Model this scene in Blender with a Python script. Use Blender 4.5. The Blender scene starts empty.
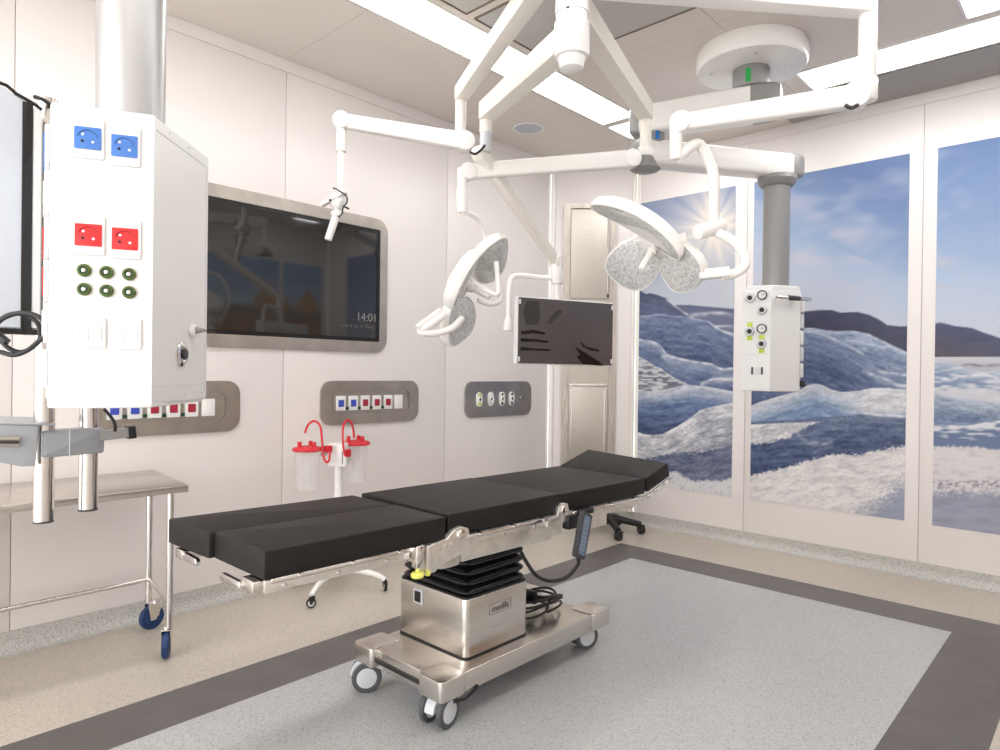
import bpy, bmesh, math, random
import numpy as np
from mathutils import Vector, Matrix
random.seed(7)
PI = math.pi
SC = bpy.context.scene
COL = SC.collection
V = Vector

# ------------------------------------------------------------------ camera geometry
FPX = 664.3147
_yw, _pt, _rl = (math.radians(a) for a in (42.9239, -0.26534, 0.72486))
CAM = V((0, 0, 1.45))
cf = V((-math.sin(_yw) * math.cos(_pt), math.cos(_yw) * math.cos(_pt), math.sin(_pt)))
_rt = V((math.cos(_yw), math.sin(_yw), 0))
_up = _rt.cross(cf)
cr = _rt * math.cos(_rl) + _up * math.sin(_rl)
cu = _up * math.cos(_rl) - _rt * math.sin(_rl)


def ray(x, y):
    return cf + cr * ((x - 500) / FPX) - cu * ((y - 375) / FPX)


def at(x, y, d):
    """world point seen at (x, y), d metres in front of the camera"""
    return CAM + ray(x, y) * d


def onz(x, y, z):
    q = ray(x, y)
    return CAM + q * ((z - CAM.z) / q.z)


def proj(p):
    v = V(p) - CAM
    d = v.dot(cf)
    return 500 + FPX * v.dot(cr) / d, 375 - FPX * v.dot(cu) / d


WX = -4.083      # wall with the screen
WY = 5.608       # wall with the murals
CH = 3.515       # ceiling height
RX = 0.66        # wall on the right, beside the camera
C0 = V((WX, 5.09, 0)); C1 = V((-3.43, WY, 0))

# ------------------------------------------------------------------ materials
MATS = {}


def lin(c):
    return tuple(((v / 255) / 12.92 if v / 255 <= .04045 else ((v / 255 + .055) / 1.055) ** 2.4) for v in c)


def mat(name, col, rough=.5, metal=0., coat=0., emit=None, es=0., noise=0., nscale=40., bump=0., bscale=60.,
        trans=0., alpha=1., ior=1.45, stretch=None, spec=None):
    if name in MATS:
        return MATS[name]
    m = bpy.data.materials.new(name)
    m.use_nodes = True
    nt = m.node_tree
    b = nt.nodes['Principled BSDF']
    b.inputs['Base Color'].default_value = (*col, 1)
    b.inputs['Roughness'].default_value = rough
    b.inputs['Metallic'].default_value = metal
    b.inputs['Coat Weight'].default_value = coat
    b.inputs['Transmission Weight'].default_value = trans
    b.inputs['Alpha'].default_value = alpha
    b.inputs['IOR'].default_value = ior
    if spec is not None:
        b.inputs['Specular IOR Level'].default_value = spec
    if emit:
        b.inputs['Emission Color'].default_value = (*emit, 1)
        b.inputs['Emission Strength'].default_value = es
    if noise or bump:
        tc = nt.nodes.new('ShaderNodeTexCoord')
        mp = nt.nodes.new('ShaderNodeMapping')
        if stretch:
            mp.inputs['Scale'].default_value = stretch
        nt.links.new(tc.outputs['Object'], mp.inputs['Vector'])
        nz = nt.nodes.new('ShaderNodeTexNoise')
        nz.inputs['Scale'].default_value = nscale
        nz.inputs['Detail'].default_value = 4
        nt.links.new(mp.outputs[0], nz.inputs['Vector'])
        if noise:
            rp = nt.nodes.new('ShaderNodeValToRGB')
            rp.color_ramp.elements[0].position = .3
            rp.color_ramp.elements[1].position = .7
            rp.color_ramp.elements[0].color = (*[max(0, c * (1 - noise)) for c in col], 1)
            rp.color_ramp.elements[1].color = (*[min(1, c * (1 + noise)) for c in col], 1)
            nt.links.new(nz.outputs['Fac'], rp.inputs[0])
            nt.links.new(rp.outputs[0], b.inputs['Base Color'])
        if bump:
            bp = nt.nodes.new('ShaderNodeBump')
            bp.inputs['Strength'].default_value = bump
            bp.inputs['Distance'].default_value = .002
            nt.links.new(nz.outputs['Fac'], bp.inputs['Height'])
            nt.links.new(bp.outputs[0], b.inputs['Normal'])
    MATS[name] = m
    return m


def speckle(name, base, dark, light, scale=260., rough=.28):
    """vinyl floor with fine chips"""
    m = bpy.data.materials.new(name); m.use_nodes = True
    nt = m.node_tree; b = nt.nodes['Principled BSDF']
    tc = nt.nodes.new('ShaderNodeTexCoord')
    v = nt.nodes.new('ShaderNodeTexVoronoi'); v.inputs['Scale'].default_value = scale
    nt.links.new(tc.outputs['Object'], v.inputs['Vector'])
    sep = nt.nodes.new('ShaderNodeSeparateColor')
    nt.links.new(v.outputs['Color'], sep.inputs[0])
    rp = nt.nodes.new('ShaderNodeValToRGB'); cr_ = rp.color_ramp
    cr_.interpolation = 'CONSTANT'
    cr_.elements[0].position = 0; cr_.elements[0].color = (*dark, 1)
    cr_.elements[1].position = .10; cr_.elements[1].color = (*[(a + 2 * c) / 3 for a, c in zip(dark, base)], 1)
    e = cr_.elements.new(.25); e.color = (*base, 1)
    e = cr_.elements.new(.82); e.color = (*light, 1)
    nt.links.new(sep.outputs[0], rp.inputs[0])
    nz = nt.nodes.new('ShaderNodeTexNoise'); nz.inputs['Scale'].default_value = 1.3; nz.inputs['Detail'].default_value = 3
    nt.links.new(tc.outputs['Object'], nz.inputs['Vector'])
    mx = nt.nodes.new('ShaderNodeMix'); mx.data_type = 'RGBA'; mx.blend_type = 'MULTIPLY'
    mr = nt.nodes.new('ShaderNodeMapRange'); mr.inputs[3].default_value = .93; mr.inputs[4].default_value = 1.05
    nt.links.new(nz.outputs['Fac'], mr.inputs[0])
    mx.inputs[0].default_value = 1
    nt.links.new(rp.outputs[0], mx.inputs[6]); nt.links.new(mr.outputs[0], mx.inputs[7])
    nt.links.new(mx.outputs[2], b.inputs['Base Color'])
    b.inputs['Roughness'].default_value = rough
    b.inputs['Specular IOR Level'].default_value = .45
    return m


M_wall = mat('wall_panel_white', lin((228, 222, 219)), .32, noise=.012, nscale=1.5)
M_gap = mat('panel_joint', lin((186, 178, 176)), .6)
M_ceil = mat('ceiling_panel', lin((221, 213, 205)), .4, noise=.02, nscale=1.)
M_steel = mat('brushed_steel', (.50, .465, .42), .42, 1., noise=.10, nscale=18, stretch=(1, 1, 14))
M_steelw = mat('brushed_steel_warm', (.48, .44, .395), .42, 1., noise=.16, nscale=10, stretch=(6, .6, .6))
M_base = mat('satin_steel', (.70, .665, .62), .26, 1., noise=.05, nscale=6, stretch=(1, 1, 10))
M_chrome = mat('chrome', (.78, .76, .74), .12, 1.)
M_tube = mat('polished_tube', (.66, .63, .60), .2, 1., noise=.02, nscale=4)
M_rail = mat('cast_rail', (.78, .75, .70), .28, .75, noise=.06, nscale=30)
M_tray = mat('trolley_steel', (.62, .58, .54), .24, 1., noise=.08, nscale=14)
M_white = mat('white_enamel', (.86, .845, .815), .28, coat=.3, noise=.01, nscale=4)
M_ivory = mat('ivory_enamel', (.82, .79, .73), .33, noise=.01, nscale=4)
M_pend = mat('pendant_white', (.77, .77, .76), .3, noise=.01, nscale=4)
M_silver = mat('silver_column', (.50, .50, .505), .36, .75, noise=.03, nscale=5)
M_grey = mat('grey_plastic', (.30, .295, .29), .38, .2, noise=.02, nscale=5)
M_bracket = mat('grey_bracket', (.40, .42, .45), .42, .35, noise=.02, nscale=5)
M_dark = mat('dark_plastic', (.045, .045, .048), .42, noise=.1, nscale=20)
M_pad = mat('mattress_black', (.013, .0108, .0098), .52, spec=.35, noise=.06, nscale=60, bump=.15)
M_black = mat('black_rubber', (.012, .012, .013), .4, noise=.1, nscale=30)
M_bell = mat('bellows_rubber', (.008, .008, .009), .22, noise=.1, nscale=30)
M_tyre = mat('grey_tyre', (.085, .088, .095), .5, noise=.05, nscale=30)
M_hub = mat('wheel_hub', (.62, .64, .67), .4, noise=.03, nscale=10)
M_blue = mat('blue_socket', lin((72, 122, 196)), .4, noise=.02, nscale=20)
M_red = mat('red_socket', lin((214, 44, 46)), .4, noise=.02, nscale=20)
M_redt = mat('red_plastic', lin((205, 38, 52)), .35, noise=.02, nscale=20)
M_darkred = mat('maroon_socket', lin((160, 40, 62)), .4, noise=.02, nscale=20)
M_dblue = mat('deep_blue_socket', lin((62, 78, 178)), .4, noise=.02, nscale=20)
M_brass = mat('green_gold_plug', lin((96, 110, 52)), .3, .6, noise=.1, nscale=50)
M_green = mat('dark_green', lin((24, 66, 44)), .4, noise=.05, nscale=30)
M_lime = mat('lime_mark', lin((196, 214, 84)), .5, noise=.02, nscale=30)
M_yellow = mat('yellow_knob', lin((240, 240, 120)), .4, noise=.02, nscale=30)
M_wheelb = mat('blue_wheel', lin((28, 54, 98)), .45, noise=.08, nscale=30)
M_glass = mat('screen_glass', (.020, .018, .017), .045, coat=.0, noise=.02, nscale=2, spec=.9)
M_film = mat('screen_film', (.085, .074, .078), .22, noise=.1, nscale=3)
M_bez = mat('screen_bezel', (.008, .008, .008), .25, noise=.02, nscale=5)
M_jar = mat('clear_jar', (.93, .91, .90), .12, alpha=.13, noise=.01, nscale=5)
M_lens = mat('lamp_lens', (.66, .67, .665), .2, .2, noise=.28, nscale=75, bump=1.)
M_reflect = mat('lamp_reflector', (.10, .11, .13), .12, .7, noise=.3, nscale=40)
M_light = mat('light_diffuser', (.9, .9, .9), .5, emit=(1., .995, .985), es=8., noise=.01)
M_grille = mat('air_grille', lin((188, 186, 182)), .5, noise=.10, nscale=220)
M_grille2 = mat('grey_soffit', lin((158, 155, 152)), .5, noise=.03, nscale=100)
M_spk = mat('speaker_grille', lin((186, 190, 200)), .5, noise=.06, nscale=200)
M_ink = mat('dark_print', (.05, .05, .05), .6, noise=.02)
M_ink2 = mat('screen_text', (.22, .22, .21), .6, noise=.02)
M_bluemark = mat('blue_marker', lin((30, 118, 196)), .35, noise=.02)
M_greenmark = mat('green_marker', lin((40, 168, 80)), .35, noise=.02)
M_remote = mat('remote_face', lin((96, 116, 140)), .35, noise=.2, nscale=90)
M_paleblue = mat('pale_display_back', lin((196, 202, 210)), .3, noise=.01)
M_cove = speckle('coving_vinyl', lin((190, 188, 182)), lin((140, 140, 140)), lin((206, 204, 199)), 210, .4)
M_f1 = speckle('vinyl_beige', lin((196, 187, 174)), lin((166, 158, 148)), lin((204, 195, 183)), 230, .3)
M_f2 = mat('vinyl_charcoal', lin((98, 93, 92)), .34, noise=.10, nscale=7)
M_f3 = speckle('vinyl_grey', lin((184, 185, 184)), lin((146, 148, 152)), lin((194, 195, 195)), 230, .3)


# ------------------------------------------------------------------ mesh helper
class F:
    """a local frame: origin and three axes"""
    def __init__(s, o, u, v, n=None):
        s.o = V(o); s.u = V(u).normalized()
        n_ = V(n) if n is not None else s.u.cross(V(v))
        s.n = n_.normalized(); s.v = V(v) - s.u * V(v).dot(s.u); s.v.normalize()

    def p(s, a, b, c=0.):
        return s.o + s.u * a + s.v * b + s.n * c

    def sub(s, a, b, c=0.):
        return F(s.p(a, b, c), s.u, s.v, s.n)


WORLD = F((0, 0, 0), (1, 0, 0), (0, 1, 0))


def rrect(w, h, r, k=6, cx=0., cy=0.):
    r = max(1e-5, min(r, w / 2 - 1e-5, h / 2 - 1e-5))
    pts = []
    for (sx, sy, a0) in ((1, 1, 0), (-1, 1, 90), (-1, -1, 180), (1, -1, 270)):
        for i in range(k + 1):
            a = math.radians(a0 + 90 * i / k)
            pts.append((cx + sx * (w / 2 - r) + r * math.cos(a), cy + sy * (h / 2 - r) + r * math.sin(a)))
    return pts


def circ(r, n=24, cx=0., cy=0., ry=None):
    ry = r if ry is None else ry
    return [(cx + r * math.cos(2 * PI * i / n), cy + ry * math.sin(2 * PI * i / n)) for i in range(n)]


class MB:
    def __init__(s):
        s.bm = bmesh.new(); s.mi = 0

    def _f(s, vs):
        try:
            f = s.bm.faces.new(vs); f.material_index = s.mi; f.smooth = True
            return f
        except ValueError:
            return None

    def loops(s, rings, cap0=True, cap1=True, close=False):
        """skin a list of closed rings (lists of points)"""
        R = [[s.bm.verts.new(p) for p in r] for r in rings]
        n = len(R[0])
        rng = range(len(R) if close else len(R) - 1)
        for i in rng:
            a, b = R[i], R[(i + 1) % len(R)]
            for j in range(n):
                s._f([a[j], a[(j + 1) % n], b[(j + 1) % n], b[j]])
        if not close:
            if cap0: s._f(list(reversed(R[0])))
            if cap1: s._f(R[-1])
        return s

    def prism(s, fr, pts, c0, c1, bev=0.):
        """polygon pts in the frame's u,v plane from c0 to c1 along n; bev = edge rounding"""
        if bev <= 0:
            return s.loops([[fr.p(a, b, c0) for a, b in pts], [fr.p(a, b, c1) for a, b in pts]])
        mx = sum(p[0] for p in pts) / len(pts); my = sum(p[1] for p in pts) / len(pts)

        def inset(d):
            out = []
            n = len(pts)
            for i, (a, b) in enumerate(pts):
                pa, pb = pts[i - 1], pts[(i + 1) % n]
                e1 = V((a - pa[0], b - pa[1])); e2 = V((pb[0] - a, pb[1] - b))
                if e1.length < 1e-9: e1 = e2
                if e2.length < 1e-9: e2 = e1
                e1 = e1.normalized(); e2 = e2.normalized()
                n1 = V((e1.y, -e1.x)); n2 = V((e2.y, -e2.x))
                m = n1 + n2
                if m.length < 1e-6: m = n1
                m.normalize()
                k = d / max(.35, m.dot(n1))
                q = V((a, b)) - m * k
                out.append((q.x, q.y))
            return out
        # orientation: ensure outward normals
        area = sum(pts[i - 1][0] * pts[i][1] - pts[i][0] * pts[i - 1][1] for i in range(len(pts)))
        if area < 0:
            pts = list(reversed(pts))
        sg = 1 if c1 > c0 else -1
        rings = []
        K = 3
        for i in range(K + 1):
            a = PI / 2 * i / K
            q = inset(bev * (1 - math.sin(a)))
            rings.append([fr.p(x, y, c0 + sg * bev * (1 - math.cos(a))) for x, y in q])
        for i in range(K + 1):
            a = PI / 2 * (1 - i / K)
            q = inset(bev * (1 - math.sin(a)))
            rings.append([fr.p(x, y, c1 - sg * bev * (1 - math.cos(a))) for x, y in q])
        return s.loops(rings)

    def ring(s, fr, outer, inner, c0, c1):
        n = len(outer)
        rs = [[fr.p(a, b, c0) for a, b in outer], [fr.p(a, b, c1) for a, b in outer],
              [fr.p(a, b, c1) for a, b in inner], [fr.p(a, b, c0) for a, b in inner]]
        return s.loops(rs, close=True)

    def box(s, p0, p1, bev=0.003, fr=WORLD):
        x0, y0, z0 = p0; x1, y1, z1 = p1
        w, h = abs(x1 - x0), abs(y1 - y0)
        bev = min(bev, w / 3, h / 3, abs(z1 - z0) / 3)
        pts = rrect(w, h, max(bev, 1e-4), 2 if bev < .01 else 4, (x0 + x1) / 2, (y0 + y1) / 2)
        return s.prism(fr, pts, min(z0, z1), max(z0, z1), bev)

    def cyl(s, p0, p1, r, r1=None, n=24, bev=0.):
        p0 = V(p0); p1 = V(p1); d = (p1 - p0)
        L = d.length; d.normalize()
        u = d.orthogonal().normalized(); v = d.cross(u)
        r1 = r if r1 is None else r1

        def rg(c, rr):
            return [c + (u * math.cos(2 * PI * i / n) + v * math.sin(2 * PI * i / n)) * rr for i in range(n)]
        if bev > 0:
            return s.loops([rg(p0, r - bev), rg(p0 + d * bev * .3, r - bev * .3), rg(p0 + d * bev, r), rg(p1 - d * bev, r1),
                            rg(p1 - d * bev * .3, r1 - bev * .3), rg(p1, r1 - bev)])
        return s.loops([rg(p0, r), rg(p1, r1)])

    def tube(s, pts, r, n=12, smooth=0, caps=True):
        pts = [V(p) for p in pts]
        if smooth:
            pts = catmull(pts, smooth)
        rs = r if isinstance(r, (list, tuple)) else None
        t = (pts[1] - pts[0]).normalized()
        u = t.orthogonal().normalized()
        rings = []
        for i, p in enumerate(pts):
            if i == 0: t = (pts[1] - pts[0])
            elif i == len(pts) - 1: t = (pts[-1] - pts[-2])
            else: t = (pts[i + 1] - pts[i]).normalized() + (pts[i] - pts[i - 1]).normalized()
            if t.length < 1e-9: t = pts[i] - pts[i - 1]
            t.normalize()
            u = u - t * u.dot(t)
            if u.length < 1e-6: u = t.orthogonal()
            u.normalize(); v = t.cross(u)
            rr = (rs[0] + (rs[1] - rs[0]) * i / (len(pts) - 1)) if rs else r
            rings.append([p + (u * math.cos(2 * PI * k / n) + v * math.sin(2 * PI * k / n)) * rr for k in range(n)])
        return s.loops(rings, caps, caps)

    def lathe(s, fr, prof, n=32):
        """prof: (radius, height along n)"""
        rings = [[fr.p(max(r, 1e-4) * math.cos(2 * PI * k / n), max(r, 1e-4) * math.sin(2 * PI * k / n), h) for k in range(n)]
                 for r, h in prof]
        return s.loops(rings)

    def bar(s, p0, p1, w, h, w1=None, h1=None, bev=.01, up=(0, 0, 1)):
        """beam of width w, height h between two points"""
        p0 = V(p0); p1 = V(p1); t = (p1 - p0).normalized()
        sd = t.cross(V(up)).normalized(); uu = sd.cross(t)
        w1 = w if w1 is None else w1; h1 = h if h1 is None else h1
        a = rrect(w, h, bev, 4); b = rrect(w1, h1, bev, 4)
        return s.loops([[p0 + sd * x + uu * y for x, y in a], [p1 + sd * x + uu * y for x, y in b]])

    def sphere(s, c, r, sz=(1, 1, 1), fr=None, n=20, m=12):
        fr = fr or F(c, (1, 0, 0), (0, 1, 0))
        rings = []
        for i in range(m + 1):
            a = -PI / 2 + PI * i / m
            rr = max(math.cos(a), 1e-3) * r
            rings.append([V(c) + fr.u * rr * sz[0] * math.cos(2 * PI * k / n) + fr.v * rr * sz[1] * math.sin(2 * PI * k / n)
                          + fr.n * r * sz[2] * math.sin(a) for k in range(n)])
        return s.loops(rings)

    def quad(s, pts):
        s._f([s.bm.verts.new(p) for p in pts]); return s

    def build(s, name, m, parent=None, ang=35, label=None, keep=False):
        me = bpy.data.meshes.new(name)
        bm = s.bm
        bmesh.ops.recalc_face_normals(bm, faces=bm.faces)
        off = V((0, 0, 0))
        if parent is not None:
            off = wloc(parent)
        elif not keep:
            xs = [v.co for v in bm.verts]
            off = V((sum(v.x for v in xs) / len(xs), sum(v.y for v in xs) / len(xs), min(v.z for v in xs)))
        bmesh.ops.translate(bm, verts=bm.verts, vec=-off)
        bm.to_mesh(me); bm.free()
        for mm in (m if isinstance(m, (list, tuple)) else [m]):
            me.materials.append(mm)
        me.set_sharp_from_angle(angle=math.radians(ang))
        o = bpy.data.objects.new(name, me)
        COL.objects.link(o)
        if parent is not None:
            o.parent = parent
        else:
            o.location = off
        if label: o['label'] = label
        return o


def wloc(o):
    p = V(o.location)
    while o.parent is not None:
        o = o.parent; p += V(o.location)
    return p


def catmull(P, k):
    out = []
    n = len(P)
    for i in range(n - 1):
        a = P[max(i - 1, 0)]; b = P[i]; c = P[i + 1]; d = P[min(i + 2, n - 1)]
        for j in range(k):
            t = j / k
            out.append(.5 * ((2 * b) + (c - a) * t + (2 * a - 5 * b + 4 * c - d) * t * t + (3 * b - a - 3 * c + d) * t ** 3))
    out.append(P[-1])
    return out


def thing(name, label, cat, loc, group=None):
    o = bpy.data.objects.new(name, None)
    o.empty_display_size = .1
    COL.objects.link(o); o.location = loc
    o['label'] = label; o['category'] = cat
    if group: o['group'] = group
    return o


def tag(o, label, cat, group=None):
    o['label'] = label; o['category'] = cat
    if group: o['group'] = group
    return o


def struct(o):
    o['kind'] = 'structure'; return o


def text(name, body, fr, size, m, parent, depth=.0006, align='CENTER', font_scale=(1, 1)):
    cu_ = bpy.data.curves.new(name, 'FONT')
    cu_.body = body; cu_.size = size; cu_.extrude = depth
    cu_.align_x = align; cu_.align_y = 'CENTER'
    tmp = bpy.data.objects.new(name + '_tmp', cu_)
    COL.objects.link(tmp)
    dg = bpy.context.evaluated_depsgraph_get()
    me = bpy.data.meshes.new_from_object(tmp.evaluated_get(dg))
    bpy.data.objects.remove(tmp)
    w = wloc(parent)
    for v in me.vertices:
        c = v.co
        v.co = fr.p(c.x * font_scale[0], c.y * font_scale[1], c.z) - w
    me.materials.clear(); me.materials.append(m)
    o = bpy.data.objects.new(name, me); COL.objects.link(o); o.parent = parent
    return o


# ================================================================== THE ROOM
def floor_():
    mb = MB()
    x0, x1, y0, y1 = WX, RX, -2.6, WY
    ox0, ox1, oy1, oy0 = -3.095, -.35, 4.869, -2.2
    ix0, ix1, iy1, iy0 = -2.783, -.676, 4.533, -1.9

    def q(a, b, c, d, mi):
        mb.mi = mi
        mb.quad([(a, b, 0), (c, b, 0), (c, d, 0), (a, d, 0)])
    q(x0, y0, ox0, y1, 0); q(ox1, y0, x1, y1, 0); q(ox0, oy1, ox1, y1, 0); q(ox0, y0, ox1, oy0, 0)
    q(ox0, oy0, ix0, oy1, 1); q(ix1, oy0, ox1, oy1, 1); q(ix0, iy1, ix1, oy1, 1); q(ix0, oy0, ix1, iy0, 1)
    q(ix0, iy0, ix1, iy1, 2)
    # slab body
    mb.mi = 0
    mb.quad([(x0, y0, -.1), (x0, y1, -.1), (x1, y1, -.1), (x1, y0, -.1)])
    o = mb.build('floor', [M_f1, M_f2, M_f3], keep=True)
    for p in o.data.polygons: p.use_smooth = False
    struct(o)


floor_()

# ceiling (panels with fine joints over a backing)
mb = MB(); mb.mi = 1
mb.box((WX - .1, -2.6, CH + .012), (RX + .1, WY + .1, CH + .08), 0)
mb.mi = 0
cxs = [WX, -3.18, -1.75, -.32, RX]
cys = [-2.6, -.70, .78, 2.264, 3.72, 5.075, WY]
for i in range(len(cxs) - 1):
    for j in range(len(cys) - 1):
        g = .0015
        mb.box((cxs[i] + g, cys[j] + g, CH), (cxs[i + 1] - g, cys[j + 1] - g, CH + .012), 0)
o = struct(mb.build('ceiling', [M_ceil, mat('ceiling_joint', lin((206, 198, 190)), .6)], keep=True))

# walls made of glossy white panels with narrow joints
def panel_wall(name, fr, length, seams, top=CH, m=M_wall):
    mb = MB(); mb.mi = 1
    mb.box((0, 0, -.10), (length, top, -.006), 0, fr)
    mb.mi = 0
    e = [0.] + seams + [length]
    for i in range(len(e) - 1):
        mb.box((e[i] + .0022, 0, -.006), (e[i + 1] - .0022, top - .085, 0), .0015, fr)
    mb.box((0, top - .083, -.006), (length, top, 0), 0, fr)
    o = mb.build(name, [m, M_gap], keep=True, ang=20)
    return struct(o)


FA = F((WX, -2.6, 0), (0, 1, 0), (0, 0, 1))            # n = +x
FB = F((C1.x, WY, 0), (1, 0, 0), (0, 0, 1))            # n = -y
FB.n = V((0, -1, 0))
FA.n = V((1, 0, 0))
udir = (C1 - C0).normalized()
FC = F(C0, udir, (0, 0, 1)); FC.n = udir.cross(V((0, 0, 1))); FC.n.normalize()
if FC.n.y > 0: FC.n = -FC.n
FR = F((RX, -2.6, 0), (0, 1, 0), (0, 0, 1)); FR.n = V((-1, 0, 0))
panel_wall('wall_left', FA, C0.y + 2.6, [-.70 + 2.6, .778 + 2.6, 2.264 + 2.6, 3.725 + 2.6])
panel_wall('wall_back', FB, RX - C1.x, [-2.341 - C1.x, -1.049 - C1.x, .244 - C1.x])
panel_wall('wall_corner', FC, (C1 - C0).length, [])
panel_wall('wall_right', FR, WY + 2.6, [.5, 2.0, 3.5, 5.0, 6.5])

# rounded vertical profiles at both ends of the corner wall
for k, (fr, a) in enumerate(((FC, .0), (FC, (C1 - C0).length))):
    mb = MB()
    c = fr.p(a, 0, .0)
    for dx in (-.026, .026):
        q = c + udir * dx + fr.n * .004
        mb.cyl((q.x, q.y, .11), (q.x, q.y, CH - .002), .023, n=16)
    struct(mb.build('trim_%d' % (k + 1), M_ivory if k else M_white, keep=True))


# coving: vinyl swept up the wall
def coving(name, fr, a0, a1, hgt=.11, rad=.055):
    prof = [(0.0005, hgt), (.004, hgt), (.005, rad)]
    for i in range(7):
        t = PI / 2 * i / 6
        prof.append((.005 + rad - rad * math.cos(t), rad - rad * math.sin(t) + .0008))
    prof.append((.005 + rad, .0006)); prof.append((0.0005, .0006))
    mb = MB()
    mb.loops([[fr.p(a, z, c) for c, z in prof] for a in (a0, a1)])
    return struct(mb.build(name, M_cove, keep=True, ang=50))


coving('baseboard_left', FA, 0, C0.y + 2.6)
coving('baseboard_corner', FC, -.02, (C1 - C0).length + .02)
coving('baseboard_back', FB, 0, RX - C1.x)
coving('baseboard_right', FR, 0, WY + 2.6)


# ------------------------------------------------------------------ ceiling fittings
def ceiling_light(x0, y0, x1, y1, label):
    cx, cy = (x0 + x1) / 2, (y0 + y1) / 2
    t = thing('ceiling_light', label, 'ceiling light', (cx, cy, CH - .012), 'long ceiling light panels')
    fr = F((cx, cy, CH - .001), (1, 0, 0), (0, 1, 0)); fr.n = V((0, 0, -1))
    w, h = x1 - x0, y1 - y0
    MB().ring(fr, rrect(w + .03, h + .03, .004, 2), rrect(w, h, .003, 2), 0, .007).build('frame', M_white, t)
    MB().prism(fr, rrect(w - .002, h - .002, .003, 2), 0, .004).build('diffuser', M_light, t)
    return t


ceiling_light(-3.147, 1.95, -2.845, 4.595, 'white strip ceiling light above the wall screen, crossed by the camera arm')
ceiling_light(-3.147, -.35, -2.845, 1.935, 'strip ceiling light nearest the silver column, mostly above the picture')
ceiling_light(-3.147, 4.69, -1.98, 5.04, 'strip ceiling light turning the corner behind the right pendant upper arm')
ceiling_light(-1.625, 4.69, .12, 5.04, 'long white ceiling light strip running along the mural wall')
ceiling_light(-.655, 2.3, -.355, 4.60, 'ceiling light in the top right corner of the picture')
ceiling_light(-.655, -.35, -.355, 2.18, 'ceiling light on the camera side, out of the picture above')

# air diffusers of the laminar flow field
def air_panel(x0, y0, x1, y1, label):
    cx, cy = (x0 + x1) / 2, (y0 + y1) / 2
    t = thing('ceiling_vent', label, 'air vent', (cx, cy, CH - .012), 'perforated air panels in the ceiling')
    fr = F((cx, cy, CH - .001), (1, 0, 0), (0, 1, 0)); fr.n = V((0, 0, -1))
    w, h = x1 - x0, y1 - y0
    MB().ring(fr, rrect(w + .02, h + .02, .003, 2), rrect(w, h, .003, 2), 0, .008).build('frame', mat('vent_rim', lin((120, 108, 100)), .5), t)
    MB().prism(fr, rrect(w - .002, h - .002, .002, 2), 0, .003).build('perforated_plate', M_grille, t)


air_panel(-2.77, 1.30, -1.78, 2.655, 'grey perforated air panel in the ceiling left of the long camera arm')
air_panel(-2.77, 2.735, -1.72, 3.462, 'grey perforated air panel in the ceiling around the lamp post')
air_panel(-1.66, 2.735, -.80, 3.462, 'grey perforated air panel beside the lamp post nearest the mural wall light')
air_panel(-1.70, 1.30, -.80, 2.655, 'grey perforated air panel above the picture near the lamp post')
fr = F(((-2.0 + RX) / 2, 5.335, CH - .001), (1, 0, 0), (0, 1, 0)); fr.n = V((0, 0, -1))
tag(MB().prism(fr, rrect(RX + 1.95, .50, .003, 2), 0, .006, .001).build('ceiling_grille', M_grille2),
    'long dark grey grille in the ceiling between light strip and mural wall', 'air vent')

sp = onz(528.5, 128, CH)
t = thing('ceiling_speaker', 'round grey loudspeaker in the ceiling above the wall screen', 'speaker', (sp.x, sp.y, CH - .012))
fr = F((sp.x, sp.y, CH - .001), (1, 0, 0), (0, 1, 0)); fr.n = V((0, 0, -1))
MB().ring(fr, circ(.13, 32), circ(.115, 32), 0, .006).build('rim', M_white, t)
MB().prism(fr, circ(.115, 32), 0, .004).build('grille', M_spk, t)


# ------------------------------------------------------------------ murals (printed panels)
def vnoise(seed, x, y, sx, sy):
    rs = np.random.RandomState(seed)
    g = rs.rand(128, 128)
    u = (x / sx) % 127; v = (y / sy) % 127
    i = np.floor(u).astype(int); j = np.floor(v).astype(int)
    fu = u - i; fv = v - j
    fu = fu * fu * (3 - 2 * fu); fv = fv * fv * (3 - 2 * fv)
    i1 = (i + 1) % 128; j1 = (j + 1) % 128
    return (g[i, j] * (1 - fu) + g[i1, j] * fu) * (1 - fv) + (g[i, j1] * (1 - fu) + g[i1, j1] * fu) * fv


def ridge(x, pts):
    return np.interp(x, [p[0] for p in pts], [p[1] for p in pts])


def mixc(a, b, t):
    t = np.clip(t, 0, 1)[:, None]
    return a * (1 - t) + np.array(b, float)[None, :] * t if not isinstance(b, np.ndarray) or b.ndim == 1 else a * (1 - t) + b * t


def line(col, x, y, pts, w, c, s=1.):
    x0, x1 = pts[0][0], pts[-1][0]
    n = vnoise(77, x, y, 5, 3); n2 = vnoise(78, x, y, 12, 9)
    d = (y - ridge(x, pts) - (n2 - .5) * 1.6)
    d = np.where(d < 0, -d * 1.6, d * .8)
    m = np.clip(np.minimum(x - x0, x1 - x) / 3 + .3, 0, 1)
    return mixc(col, c, m * s * (.25 + .95 * n) * np.exp(-(d / w) ** 2))


def tex(seed, x, y, pts, c, amp=24):
    """wind-blown snow grain: streaks that follow the slope of a ridge"""
    yy = y - ridge(x, pts) * .8
    s_ = (vnoise(seed, x, yy, 16, 3.2) - .5) + (vnoise(seed + 1, x, yy, 6, 1.6) - .5) * .8 + (vnoise(seed + 2, x, y, 2.2, 1.4) - .5) * .7
    return c + s_[:, None] * amp * np.array([1., .95, .8])[None]


def grad(x, y, pts, c0, c1, depth):
    """colour c0 at the ridge running to c1 'depth' below it"""
    t = np.clip((y - ridge(x, pts)) / depth, 0, 1)[:, None]
    return np.array(c0, float)[None] * (1 - t) + np.array(c1, float)[None] * t


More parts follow.
